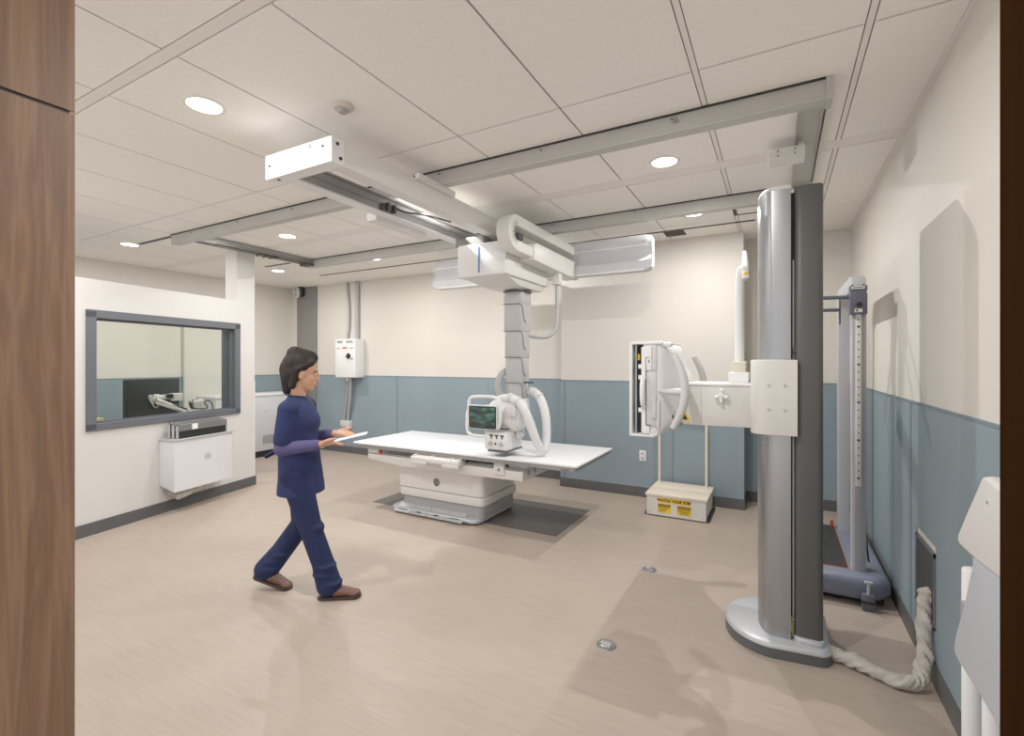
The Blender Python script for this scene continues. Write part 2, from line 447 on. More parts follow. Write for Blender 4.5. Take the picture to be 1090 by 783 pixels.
struct('baseboard_back', MB().box(XL, -2.22, YB-bt, YB, 0, 0.105).box(-2.22-bt, -0.295+bt, 5.22-bt, 5.22, 0, 0.105).box(-2.22-bt, -2.22, 5.22, YB, 0, 0.105).box(-0.295, -0.295+bt, 5.22, 5.6, 0, 0.105).box(-0.295, XR, 5.6-bt, 5.6, 0, 0.105), BASEB)
struct('baseboard_left', MB().box(XL, XL+bt, -0.6, YB, 0, 0.105), BASEB)

# control barrier wall (7 ft high, turned a little), with the observation window
BA = Vector((-5.003, 1.704, 0)); BB = Vector((-5.423, 3.523, 0))
brz = math.atan2(BB.y-BA.y, BB.x-BA.x)
BF = frame(BB, brz)           # local x runs along the wall (0 at its free end, minus toward the door), local y into the control room
def bl(p):                     # world -> barrier local
    return BF.inverted() @ Vector(p)
BT = 0.16; BH = 2.143
wx0, wx1, wz0, wz1 = -1.715, -0.285, 0.915, 1.825       # glass opening
mb = MB(BF)
mb.box(-3.3, wx0, 0, BT, 0, BH).box(wx1, -0.256, 0, BT, 0, BH).box(wx0, wx1, 0, BT, 0, wz0).box(wx0, wx1, 0, BT, wz1, BH)
mb.box(-0.256, 0, 0, BT, 0, CE+0.005)
struct('wall_control', mb, WHITEW)
struct('baseboard_control', MB(BF).box(-3.3, bt, -bt, 0, 0, 0.105).box(0, bt, 0, BT, 0, 0.105), BASEB)
struct('trim_4', MB(BF).box(-0.03, 0.004, -0.004, 0.0, 0.105, 1.22).box(0.0, 0.004, 0, BT, 0.105, 1.22), WHITE2)
win = struct('window_1', MB(BF).box(wx0-0.064, wx1+0.064, -0.02, BT+0.02, wz1-0.008, wz1+0.062, 0.004).box(wx0-0.064, wx1+0.064, -0.02, BT+0.02, wz0-0.048, wz0+0.012, 0.004)
             .box(wx0-0.064, wx0+0.008, -0.02, BT+0.02, wz0-0.04, wz1+0.05, 0.004).box(wx1-0.008, wx1+0.064, -0.02, BT+0.02, wz0-0.04, wz1+0.05, 0.004)
             .box(wx0, wx0+0.03, 0.03, 0.05, wz0, wz1).box(wx1-0.03, wx1, 0.03, 0.05, wz0, wz1).box(wx0, wx1, 0.03, 0.05, wz0, wz0+0.025).box(wx0, wx1, 0.03, 0.05, wz1-0.025, wz1), FRAMEG)
MB(BF).box(wx0, wx1, 0.070, 0.078, wz0, wz1).build('window_pane', GLASS, win, smooth=False)
# partition seen through the window
struct('wall_partition', MB().box(XL+0.015, -7.345, 3.73, 4.345, 0, 2.05), CREAMW)

# doorway the room is seen through: walnut lining on the left, brown jamb with shade in its colour on the right
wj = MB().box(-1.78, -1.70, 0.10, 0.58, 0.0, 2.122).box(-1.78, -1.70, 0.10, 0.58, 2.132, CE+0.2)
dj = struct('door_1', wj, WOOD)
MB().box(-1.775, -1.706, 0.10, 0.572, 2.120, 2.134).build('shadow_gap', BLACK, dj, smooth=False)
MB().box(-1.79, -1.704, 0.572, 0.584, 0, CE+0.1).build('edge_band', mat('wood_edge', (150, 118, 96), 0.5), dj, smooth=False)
struct('door_2', MB().box(0.172, 0.30, 0.20, 0.582, 0, CE+0.1), SHADEJ)
struct('wall_front', MB().box(0.30, XR+0.12, 0.46, 0.582, 0, CE+0.1), CREAMW)

# dark floor inlay under the table
struct('trim_9', MB().box(-3.68, -1.607, 3.675, 4.49, 0.0, 0.0015), INLAY)
# ceiling slot channels (flush strut) and one open ceiling patch
struct('trim_5', MB().box(-5.9, -0.18, 4.832, 4.868, CE-0.004, CE+0.004), BLACK)
struct('trim_6', MB().box(-6.05, -5.36, 2.60, 2.64, CE-0.004, CE+0.004).box(-6.0, -5.5, 4.03, 4.07, CE-0.004, CE+0.004), BLACK)
struct('trim_7', MB().box(-0.99, -0.80, 4.88, 5.07, CE-0.003, CE+0.004).box(-0.33, -0.31, 4.36, 4.62, CE-0.003, CE+0.004).box(-0.31, -0.13, 4.60, 4.62, CE-0.003, CE+0.004), mat('ceiling_gap', (66, 62, 52), 0.9))
# tall grey panel on back wall
struct('trim_8', MB().box(-7.24, -6.76, YB-0.03, YB, 0.0, CE), PANELG)

# ------------------------------------------------------------------ ceiling lights
LIGHTS = [(-2.505, 1.364, 'round recessed ceiling light nearest the walnut door lining'),
          (-0.636, 3.167, 'round recessed ceiling light between the overhead rails, closest to the tall wall stand'),
          (-0.637, 4.384, 'round recessed ceiling light behind the far overhead rail, left of the wall stand top'),
          (-6.160, 2.576, 'round recessed ceiling light above the control room behind the barrier wall'),
          (-4.351, 3.177, 'round recessed ceiling light between the rails, right of the barrier post'),
          (-4.359, 4.378, 'round recessed ceiling light beyond the far rail, above the white wall box'),
          (-6.108, 4.313, 'round recessed ceiling light over the far left corner by the wall speaker'),
          (-2.490, 3.085, 'round recessed ceiling light directly above the two bridge beams'),
          (-2.500, 4.384, 'round recessed ceiling light hidden behind the tube carriage'),
          (-0.637, 1.364, 'round recessed ceiling light in front of the near rail, ahead of the wall stand'),
          (-4.355, 1.364, 'round recessed ceiling light behind the walnut door lining')]
l0 = None
for x, y, lb in LIGHTS:
    if l0 is None:
        l0 = thing('ceiling_light', lb, 'ceiling light', (x, y, CE), group='recessed ceiling lights')
        MB().lathe([(0.075, -0.001), (0.078, -0.006), (0.092, -0.005), (0.096, 0.0)], (x, y, CE), 36).build('trim_ring', TRIMW, l0)
        MB().lathe([(0.0, -0.0035), (0.078, -0.003)], (x, y, CE), 36).build('diffuser', GLOW, l0)
    else:
        copy_tree(l0, (x, y, CE), lb)
    d = bpy.data.lights.new('can_lamp', 'AREA'); d.shape = 'DISK'; d.size = 0.022
    d.energy = 17.0; d.color = (1.0, 0.975, 0.945)
    lo = bpy.data.objects.new('can_lamp', d); COL.objects.link(lo); lo.location = (x, y, CE-0.012)
sd = thing('smoke_detector', 'small round white detector on ceiling near the white bridge end cover', 'detector', (-1.903, 1.70, CE))
MB().lathe([(0.0, -0.022), (0.042, -0.021), (0.052, -0.012), (0.054, 0.0)], (-1.903, 1.70, CE), 28).build('housing', mat('detector_white', (196, 188, 180), 0.5), sd)
MB().lathe([(0.0, -0.040), (0.020, -0.038), (0.024, -0.020), (0.026, -0.018)], (-1.903, 1.70, CE), 20).build('sensor_tip', GREYP, sd)

# ------------------------------------------------------------------ overhead rails (fixed)
def rail(name, label, y0, y1, x0, x1):
    t = thing(name, label, 'ceiling rail', ((x0+x1)/2, (y0+y1)/2, 2.628))
    MB().box(x0, x1, y0, y0+0.012, 2.645, CE-0.008).box(x0, x1, y0-0.004, y1, 2.628, 2.645, 0.003).box(x0, x1, y1-0.012, y1, 2.645, CE-0.008).build('profile', mat('rail_paint', (176, 173, 168), 0.45, 0.15, var=0.02), t, smooth=False)
    MB().box(x0, x1, y0-0.01, y0+0.03, CE-0.008, CE+0.002).build('mounting_strip', BLACK, t, smooth=False)
    b = MB()
    n = int((x1-x0)/0.75)
    for i in range(n):
        x = x0+0.35+i*0.75
        b.cyl((x, y0-0.006, 2.70), (x, y0+0.001, 2.70), 0.007, seg=10)
    build_each(b, 'bolt', ALUD, t)
    return t
r1 = rail('overhead_rail', 'near overhead rail crossing the whole ceiling in front of the bridge', 2.584, 2.655, -5.33, 0.20)
MB().box(0.19, 0.215, 2.57, 2.67, 2.62, CE).build('end_plate', MATS['rail_paint'], r1, smooth=False)
MB().hull([(-0.478, 2.578, 2.676), (-0.442, 2.578, 2.676), (-0.46, 2.578, 2.706), (-0.478, 2.580, 2.676), (-0.442, 2.580, 2.676), (-0.46, 2.580, 2.706)]).build('warning_mark', GRAYINK, r1, smooth=False)
r2 = rail('overhead_rail', 'far overhead rail behind the tube carriage, running to the left corner strip', 4.035, 4.105, -5.15, -0.06)
# cross strips joining the rails
t = thing('cross_channel', 'flat grey metal channel joining the right ends of the two rails', 'ceiling channel', (0.142, 3.35, 2.69))
MB().box(0.085, 0.198, 2.66, 4.04, 2.700, 2.706).box(0.085, 0.091, 2.66, 4.04, 2.690, CE-0.001).box(0.192, 0.198, 2.66, 4.04, 2.690, CE-0.001).build('channel', mat('galvanised', (168, 166, 160), 0.4, 0.25), t, smooth=False)
MB().box(0.210, 0.222, 2.66, 4.1, 2.695, CE-0.001).build('cable_cover', OFFW, t, smooth=False)
MB().box(0.10, 0.19, 4.00, 4.035, 2.64, 2.70, 0.003).cyl((0.145, 3.997, 2.67), (0.145, 4.0, 2.67), 0.012, seg=12).build('corner_bracket', ALU, t, smooth=False)
t = thing('cross_channel', 'grey metal channel joining the left ends of the rails above the barrier post', 'ceiling channel', (-5.11, 3.35, 2.66))
MB().box(-5.19, -5.03, 2.66, 4.03, 2.672, 2.678).box(-5.19, -5.184, 2.66, 4.03, 2.662, CE-0.001).box(-5.036, -5.03, 2.66, 4.03, 2.662, CE-0.001).box(-5.125, -5.10, 2.9, 4.03, 2.655, 2.672).build('channel', ALU, t, smooth=False)
k = MB()
for i in range(9): k.box(-5.16+0.012*(i % 3), -5.06+0.01*(i % 2), 3.36+0.026*i, 3.376+0.026*i, 2.640+0.004*(i % 3), 2.674, 0.002)
k.box(-5.18, -5.02, 3.95, 4.06, 2.635, 2.66, 0.004)
build_each(k, 'roller_block', DARK, t, smooth=False)
t = thing('junction_plate', 'small off-white bolted plate hanging below the right ceiling channel', 'bracket', (0.04, 3.2, 2.60))
MB().box(-0.05, 0.135, 3.16, 3.30, 2.612, 2.668, 0.003).box(0.10, 0.13, 3.2, 3.28, 2.668, 2.70).build('plate', WHITE2, t, smooth=False)
k = MB()
for x in (0.0, 0.085):
    for z in (2.628, 2.652): k.cyl((x, 3.155, z), (x, 3.161, z), 0.004, seg=8)
build_each(k, 'screw', BLACK, t)

# ------------------------------------------------------------------ bridge
br = thing('overhead_bridge', 'white two-beam ceiling bridge with boxed end cover hanging under the rails', 'ceiling bridge', (-2.25, 3.2, 2.474))
zb, zt = 2.474, 2.608
MB().box(-2.54, -2.0, 1.715, 1.80, zb, zt, 0.004).build('end_cover', WHITE, br, smooth=False)
k = MB()
for x, z in ((-2.50, 2.545), (-2.07, 2.565)): k.cyl((x, 1.710, z), (x, 1.716, z), 0.008, seg=12)
for x, y in ((-2.47, 1.75), ): k.cyl((x, y, zb-0.003), (x, y, zb+0.001), 0.010, seg=12)
for y, z in ((1.75, 2.575), (1.77, 2.505)): k.cyl((-2.001, y, z), (-1.994, y, z), 0.009, seg=12)
build_each(k, 'screw', BLACK, br)
MB().hull([(-2.20, 1.713, 2.575), (-2.15, 1.713, 2.575), (-2.165, 1.713, 2.60), (-2.20, 1.7145, 2.575), (-2.15, 1.7145, 2.575), (-2.165, 1.7145, 2.60)]).build('warning_mark', GRAYINK, br, smooth=False)
MB().box(-2.09, -2.0, 1.80, 4.62, zb, zt, 0.004).box(-2.14, -2.09, 1.80, 4.62, zb+0.09, zb+0.10).build('beam', WHITE2, br, smooth=False).__setitem__('label', 'plain white box beam')
MB().box(-2.47, -2.38, 1.80, 4.62, zb, zb+0.010).box(-2.47, -2.40, 1.80, 4.62, zb+0.01, zt).build('beam', WHITE, br, smooth=False).__setitem__('label', 'white beam carrying the grey track')
MB().box(-2.400, -2.384, 1.82, 4.60, zb+0.012, zt-0.012).box(-2.384, -2.372, 1.82, 4.60, zt-0.03, zt-0.018).box(-2.384, -2.378, 1.82, 4.60, zb+0.055, zb+0.065).build('track', ALU, br, smooth=False)
MB().box(-2.32, -2.30, 1.80, 4.6, zt-0.02, zt-0.008).build('cable_guide', WHITE, br, smooth=False)
MB().box(-2.0, -1.965, 2.36, 2.75, zt-0.015, 2.632, 0.004).build('trolley_bracket', WHITE2, br, smooth=False).__setitem__('label', 'white bolted bracket on the right beam')
MB().box(-2.56, -2.47, 2.50, 3.05, zb-0.03, 2.626, 0.004).build('trolley_bracket', WHITE2, br, smooth=False).__setitem__('label', 'white bolted bracket on the left beam')
MB().box(-2.0, -1.965, 3.95, 4.2, zt-0.015, 2.632, 0.004).build('rear_bracket', WHITE2, br, smooth=False)
MB().tube([(-2.36, 2.55, 2.53), (-2.30, 2.62, 2.50), (-2.27, 2.72, 2.515), (-2.31, 2.95, 2.56), (-2.30, 3.15, 2.57)], 0.007, 8, smooth=2).build('cable_loop', BLACK, br)
k = MB()
for i in range(4): k.box(-2.40+0.02*(i % 2), -2.36+0.02*(i % 2), 2.46+0.03*i, 2.48+0.03*i, zb+0.01, zb+0.06+0.01*(i % 2), 0.002)
build_each(k, 'roller', DARK, br, smooth=False)
# long curved cable trough carried behind the bridge
prof = [(4.36, 2.265), (4.345, 2.275), (4.345, 2.36), (4.372, 2.385), (4.385, 2.42), (4.372, 2.455), (4.35, 2.475), (4.35, 2.545), (4.375, 2.590), (4.41, 2.605), (4.43, 2.605), (4.43, 2.265)]
def tsec(x, k): return [(x, y, 2.435 + (z-2.435)*k) for y, z in prof]
tr = MB().loft([tsec(-3.42, 0.80), tsec(-3.40, 0.92), tsec(-3.36, 1.0), tsec(-1.05, 1.0), tsec(-1.005, 0.93), tsec(-0.985, 0.82), tsec(-0.978, 0.70)]).build('cable_trough', mat('trough_grey', (198, 198, 201), 0.4, var=0.02), br)
MB().prism([(4.338, 2.488), (4.346, 2.488), (4.346, 2.500), (4.338, 2.500)], 'x', -3.37, -1.03).prism([(4.336, 2.268), (4.346, 2.268), (4.346, 2.285), (4.336, 2.285)], 'x', -3.36, -1.05).build('lip', WHITE, tr, smooth=False)
MB().box(-2.56, -1.96, 4.43, 4.62, 2.46, 2.60, 0.005).build('rear_cover', OFFW, br, smooth=False)

# ------------------------------------------------------------------ carriage, column and tube head
tc = thing('x_ray_tube_hanger', 'white ceiling carriage with grey telescopic column holding the x-ray tube head over the table', 'x-ray machine', (-2.02, 3.76, 0.70))
car = MB().box(-2.29, -1.83, 3.24, 4.0, 2.128, 2.395, 0.012, 3).hull([(-2.27, 3.26, 2.132), (-1.85, 3.26, 2.132), (-1.85, 3.985, 2.132), (-2.27, 3.985, 2.132), (-2.19, 3.52, 2.075), (-1.87, 3.52, 2.075), (-1.87, 3.95, 2.078), (-2.19, 3.95, 2.078)], 0.006).build('carriage_housing', WHITE2, tc, angle=25)
MB().prism(rrect(-2.285, -1.835, 2.13, 2.388, 0.02), 'y', 3.222, 3.242, 0.006).build('front_cover', WHITE, tc)
MB().box(-2.085, -2.069, 3.219, 3.223, 2.155, 2.36, 0.001).build('stripe', BLUEST, tc, smooth=False)
MB().box(-2.36, -2.08, 3.30, 3.95, 2.40, 2.472, 0.006).build('trolley', ALUD, tc, smooth=False)
MB().lathe([(0.0, 0.0), (0.125, 0.0), (0.128, 0.012), (0.10, 0.026), (0.0, 0.03)], (-2.02, 3.76, 2.052), 32).build('collar', DARK, tc)
# telescopic column: five nested sections
zs = [2.075, 1.95, 1.716, 1.487, 1.265, 1.08]
hw = [0.098, 0.095, 0.090, 0.085, 0.080]
for i in range(5):
    h = hw[i]
    lp = rrect(-2.02-h, -2.02+h, 3.76-h, 3.76+h, 0.034, 4)
    MB().prism(lp, 'z', zs[i+1] - (0.0 if i < 4 else 0.02), zs[i] + (0.01 if i else 0), 0.002).build('column_section', GREYL, tc)
    if i:
        hh = hw[i-1]+0.0022
        k = MB()
        z = zs[i]
        k.box(-2.02-hw[i]-0.001, -2.02+hh-0.03, 3.76-hh, 3.76-hh+0.004, z-0.001, z+0.0035)
        k.tube([(-2.02+hh-0.032, 3.76-hh+0.001, z+0.001), (-2.02+hh-0.012, 3.76-hh+0.006, z-0.008), (-2.02+hh-0.004, 3.76-hh+0.02, z-0.03), (-2.02+hh-0.002, 3.76-hh+0.03, z-0.11), (-2.02+hh-0.001, 3.76-hh+0.05, z-0.15), (-2.02+hh-0.001, 3.76-hh+0.075, z-0.16)], 0.003, 6, smooth=1)
        k.build('seam', DARK, tc)
# energy chain alongside the carriage: lower run, bend, upper run
pth = [(-1.77, 4.32, 2.325), (-1.77, 3.9, 2.325)] + [(-1.77, 3.20 + 0.095*math.cos(math.radians(a)), 2.42 + 0.095*math.sin(math.radians(a))) for a in range(270, 89, -15)] + [(-1.77, 3.9, 2.515), (-1.77, 4.72, 2.515)]
MB().ribbon(pth, (1, 0, 0), 0.115, 0.085, 0.012).build('energy_chain', WHITE2, tc)
k = MB()
k.hull([(-1.84, 3.45, 2.40), (-1.70, 3.45, 2.385), (-1.70, 3.52, 2.41), (-1.84, 3.52, 2.415), (-1.84, 4.42, 2.41), (-1.70, 4.42, 2.405), (-1.70, 3.45, 2.26), (-1.84, 3.45, 2.26), (-1.70, 4.42, 2.245), (-1.84, 4.42, 2.245)], 0.01)
k.build('chain_guide', WHITE2, tc)
MB().box(-1.80, -1.74, 3.27, 3.34, 2.395, 2.445, 0.004).build('chain_anchor', DARK, tc, smooth=False)
# drop cable on the right
MB().box(-1.80, -1.72, 4.00, 4.07, 2.145, 2.26, 0.01).build('cable_boot', WHITE2, tc)
MB().tube([(-1.76, 4.035, 2.16), (-1.755, 4.03, 1.95), (-1.755, 4.02, 1.80), (-1.77, 3.98, 1.70), (-1.83, 3.92, 1.665), (-1.90, 3.85, 1.675), (-1.95, 3.80, 1.69)], 0.019, 12, smooth=2).build('drop_cable', HOSEG, tc)
MB().box(-1.955, -1.86, 3.72, 3.76, 1.263, 1.275, 0.003).build('limit_tab', BLACK, tc, smooth=False)
# tube head
k = MB()
k.ball((-2.05, 3.70, 1.06), (0.16, 0.14, 0.10), 28).cyl((-2.02, 3.76, 1.0), (-2.02, 3.76, 1.13), 0.115, 0.10, 28, 0.015)
k.build('yoke', WHITE, tc)
k = MB().cyl((-2.17, 3.60, 0.99), (-1.90, 3.60, 0.99), 0.135, 0.135, 40, 0.035).cyl((-1.91, 3.60, 0.985), (-1.855, 3.60, 0.985), 0.115, 0.085, 36, 0.02).box(-2.22, -2.04, 3.46, 3.74, 0.90, 1.08, 0.03, 3)
k.build('tube_housing', WHITE, tc)
MB().prism(rrect(-1.985, -1.875, 0.98, 1.08, 0.03), 'y', 3.452, 3.475, 0.008).build('housing_badge_plate', OFFW, tc)
MB().box(-1.915, -1.895, 3.449, 3.453, 0.998, 1.004).build('badge', GRAYINK, tc, smooth=False)
col = MB().box(-2.175, -1.955, 3.46, 3.73, 0.712, 0.865, 0.008).box(-2.19, -1.97, 3.48, 3.71, 0.865, 0.895, 0.006).build('collimator', WHITE, tc)
MB().box(-2.14, -1.958, 3.455, 3.735, 0.695, 0.715, 0.003).build('lower_plate', DARK2, col, smooth=False)
MB().box(-2.15, -1.96, 3.455, 3.70, 0.886, 0.894).build('shadow_gap', BLACK, col, smooth=False)
k = MB()
for i in range(3):
    x = -2.125+i*0.052
    k.box(x, x+0.035, 3.457, 3.461, 0.825, 0.838).box(x+0.012, x+0.024, 3.457, 3.461, 0.805, 0.822)
k.build('button', INK, col, smooth=False)
k = MB()
for x in (-2.115, -2.015): k.cyl((x, 3.445, 0.765), (x, 3.461, 0.765), 0.018, 0.020, 18, 0.003)
build_each(k, 'knob', GREYL, col)
MB().cyl((-2.065, 3.452, 0.765), (-2.065, 3.461, 0.765), 0.009, seg=14).build('light_button', INK, col)
# display
ds = MB().prism(rrect(-2.30, -2.02, 0.885, 1.085, 0.016), 'y', 3.405, 3.445, 0.004).box(-2.22, -2.10, 3.44, 3.50, 0.92, 1.05, 0.01).build('display', WHITE, tc)
MB().prism(rrect(-2.294, -2.026, 0.892, 1.079, 0.013), 'y', 3.400, 3.407).build('bezel', BLACK, ds)
MB().box(-2.284, -2.036, 3.3985, 3.4008, 0.903, 1.069).build('screen', SCREEN, ds, smooth=False)
MB().tube([(-2.30, 3.425, 0.90), (-2.31, 3.42, 1.08), (-2.30, 3.42, 1.135), (-2.265, 3.42, 1.157), (-2.06, 3.42, 1.160), (-2.015, 3.42, 1.142), (-1.998, 3.42, 1.09), (-2.0, 3.425, 0.93), (-2.02, 3.43, 0.90)], 0.014, 12, smooth=2).build('handle', WHITE, tc).__setitem__('label', 'white loop handle over the display')
MB().tube([(-2.28, 3.46, 1.045), (-2.335, 3.46, 1.04), (-2.352, 3.46, 1.01), (-2.352, 3.46, 0.87), (-2.335, 3.46, 0.832), (-2.30, 3.46, 0.818), (-2.16, 3.47, 0.815)], 0.014, 12, smooth=2).build('handle', WHITE, tc).__setitem__('label', 'white side loop handle beside the display')
MB().box(-2.362, -2.35, 3.448, 3.455, 0.945, 0.965).build('red_mark', RED, tc, smooth=False)
MB().box(-1.955, -1.91, 3.62, 3.70, 0.80, 0.875, 0.01).cyl((-1.92, 3.59, 0.83), (-1.92, 3.63, 0.83), 0.03, seg=18).build('cable_gland', OFFW, tc)
# hoses
MB().tube([(-2.10, 3.58, 1.13), (-1.98, 3.54, 1.15), (-1.87, 3.52, 1.12), (-1.80, 3.53, 1.00), (-1.76, 3.56, 0.85), (-1.73, 3.60, 0.74), (-1.715, 3.66, 0.70)], [0.03, 0.036, 0.038, 0.038, 0.037, 0.035, 0.033], 16, smooth=2).build('hose', HOSEM, tc).__setitem__('label', 'white corrugated hose in front')
MB().tube([(-1.95, 3.80, 1.19), (-1.88, 3.78, 1.20), (-1.80, 3.76, 1.15), (-1.735, 3.74, 1.02), (-1.715, 3.72, 0.86), (-1.71, 3.69, 0.74), (-1.71, 3.66, 0.70)], [0.03, 0.035, 0.037, 0.037, 0.036, 0.035, 0.033], 16, smooth=2).build('hose', HOSEM, tc).__setitem__('label', 'white corrugated hose behind')
k = MB()
for p, q in (((-1.975, 3.54, 1.149), (-1.945, 3.535, 1.145)), ((-1.895, 3.525, 1.125), (-1.875, 3.523, 1.11)), ((-1.86, 3.77, 1.185), (-1.845, 3.77, 1.178)), ((-1.81, 3.762, 1.155), (-1.80, 3.76, 1.143))):
    k.cyl(p, q, 0.041, seg=18)
build_each(k, 'hose_clamp', OFFW, tc)
MB().tube([(-2.11, 3.74, 1.37), (-2.15, 3.70, 1.34), (-2.175, 3.68, 1.26), (-2.165, 3.68, 1.18), (-2.12, 3.69, 1.12), (-2.08, 3.70, 1.09)], 0.031, 14, smooth=2).build('hose', HOSEG, tc).__setitem__('label', 'grey short hose left of the column')

# ------------------------------------------------------------------ table
tb_ = thing('x_ray_table', 'long white x-ray examination table on a boxy pedestal over dark floor inlay', 'table', (-2.78, 3.9, 0))
MB().prism(rrect(-3.715, -1.335, 3.445, 4.335, 0.012, 3), 'z', 0.637, 0.655, 0.004).build('table_top', TOPW, tb_)
MB().box(-3.70, -1.35, 3.448, 3.47, 0.605, 0.634, 0.002).box(-3.70, -1.35, 4.31, 4.33, 0.605, 0.634, 0.002).box(-1.372, -1.350, 3.448, 4.33, 0.605, 0.634, 0.002).box(-3.70, -3.678, 3.448, 4.33, 0.605, 0.634, 0.002).build('edge_rail', ALU, tb_, smooth=False)
MB().box(-3.705, -1.345, 3.452, 4.328, 0.626, 0.6372).build('edge_channel', DARK2, tb_, smooth=False)
k = MB()
for x in (-3.55, -3.0, -2.2, -1.75): k.box(x, x+0.012, 3.446, 3.449, 0.612, 0.622)
k.box(-1.47, -1.40, 3.446, 3.4485, 0.610, 0.622)
build_each(k, 'edge_mark', mat('brown_mark', (120, 80, 66), 0.5), tb_, smooth=False)
und = MB()
und.box(-3.565, -1.83, 3.50, 4.26, 0.545, 0.555)
und.hull([(-3.565, 3.50, 0.49), (-3.10, 3.50, 0.455), (-1.83, 3.50, 0.465), (-1.83, 4.26, 0.465), (-3.10, 4.26, 0.455), (-3.565, 4.26, 0.49), (-3.565, 3.50, 0.558), (-1.83, 3.50, 0.558), (-1.83, 4.26, 0.558), (-3.565, 4.26, 0.558)], 0.006)
und.box(-3.565, -3.36, 3.50, 4.26, 0.555, 0.604, 0.004).box(-2.10, -2.00, 3.485, 3.53, 0.50, 0.604, 0.006).box(-2.00, -1.83, 3.56, 4.26, 0.555, 0.604, 0.004).box(-3.4, -1.9, 4.0, 4.26, 0.555, 0.604)
und.build('underframe', WHITE2, tb_)
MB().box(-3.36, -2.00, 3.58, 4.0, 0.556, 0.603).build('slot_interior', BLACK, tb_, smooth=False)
build_each(MB().box(-2.38, -2.10, 3.52, 3.535, 0.565, 0.572).box(-3.34, -2.95, 3.52, 3.535, 0.572, 0.579), 'slot_rail', GREYP, tb_, smooth=False)
MB().cyl((-3.385, 3.478, 0.578), (-3.385, 3.50, 0.578), 0.021, 0.021, 20, 0.004).build('stop_button', RED, tb_)
MB().cyl((-2.05, 3.478, 0.545), (-2.05, 3.487, 0.545), 0.012, seg=16).build('lock_knob', ALU, tb_)
k = MB()
for y in (3.60, 3.72, 3.86, 4.0): k.cyl((-1.832, y, 0.52), (-1.822, y, 0.52), 0.02, seg=16)
build_each(k, 'end_socket', GREYP, tb_)
dr = MB().box(-2.935, -2.40, 3.40, 3.52, 0.545, 0.592, 0.008).box(-2.93, -2.75, 3.40, 3.43, 0.525, 0.56, 0.006).box(-2.58, -2.405, 3.40, 3.43, 0.522, 0.56, 0.006).box(-2.90, -2.43, 3.43, 3.6, 0.59, 0.600).build('tray_drawer', WHITE2, tb_)
k = MB()
for x in (-2.91, -2.72, -2.50, -2.42): k.box(x, x+0.015, 3.405, 3.46, 0.59, 0.606, 0.003)
build_each(k, 'tray_clip', WHITE, dr)
pd = MB().prism(rrect(-3.265, -2.285, 3.60, 4.22, 0.05, 5), 'z', 0.245, 0.47).build('pedestal', WHITE2, tb_)
MB().prism(rrect(-3.245, -2.27, 3.588, 4.235, 0.055, 5), 'z', 0.165, 0.238, 0.006).build('pedestal_band', WHITE2, pd)
MB().prism(rrect(-3.22, -2.29, 3.61, 4.21, 0.05, 5), 'z', 0.05, 0.168).build('plinth', GREYP, pd)
MB().prism(rrect(-3.33, -2.30, 3.545, 4.25, 0.09, 6), 'z', 0.012, 0.055, 0.018, 3).build('base_plate', SILVERP, pd)
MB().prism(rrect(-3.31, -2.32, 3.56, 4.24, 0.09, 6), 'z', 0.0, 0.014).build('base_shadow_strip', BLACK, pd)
for i in range(4):
    x0 = -3.245 + i*0.2
    p = MB().prism([(3.515, 0.018), (3.515, 0.030), (3.575, 0.048), (3.605, 0.075), (3.615, 0.082), (3.625, 0.07), (3.625, 0.018)], 'x', x0, x0+0.194, 0.003).build('foot_pedal', SILVERP, tb_)
    MB().hull([(x0+0.06, 3.530, 0.0365), (x0+0.13, 3.530, 0.0365), (x0+0.095, 3.555, 0.0435), (x0+0.06, 3.530, 0.0345), (x0+0.13, 3.530, 0.0345), (x0+0.095, 3.555, 0.0415)] if i % 3 else
              [(x0+0.04, 3.538, 0.039), (x0+0.15, 3.538, 0.039), (x0+0.15, 3.548, 0.042), (x0+0.04, 3.548, 0.042), (x0+0.04, 3.538, 0.036), (x0+0.15, 3.538, 0.036), (x0+0.15, 3.548, 0.039), (x0+0.04, 3.548, 0.039)]).build('pedal_mark', INK, p, smooth=False)
def emblem(parent, name, c, right, r, ring, ink, bg=None):
    """round monogram badge: disc, ring and two script letters, facing right x up"""
    rt = Vector(right).normalized(); up = Vector((0, 0, 1)); n = rt.cross(up); c = Vector(c)
    o = MB().cyl(c, c + n*0.002, r, seg=32).build(name, bg or ring, parent)
    pts = [c + n*0.002 + (rt*math.cos(2*PI*i/40) + up*math.sin(2*PI*i/40))*r*0.92 for i in range(40)]
    k = MB().tube(pts, r*0.045, 6, closed=True)
    k.text('G', r*1.0, c + n*0.0025 - rt*r*0.30 + up*r*0.06, rt, up, 0.0006, shear=0.25)
    k.text('E', r*0.85, c + n*0.0025 + rt*r*0.34 - up*r*0.08, rt, up, 0.0006, shear=0.25)
    for a in range(4):
        th = PI/4 + a*PI/2
        q = [c + n*0.002 + (rt*math.cos(th+s) + up*math.sin(th+s))*r*w for s, w in ((-0.45, 0.80), (0, 0.72), (0.3, 0.82))]
        k.tube(q, r*0.03, 5, smooth=1)
    k.build('monogram', ink, o)
    return o
emblem(pd, 'emblem', (-2.79, 3.600, 0.325), (1, 0, 0), 0.038, DARK, GREYL, DARK)

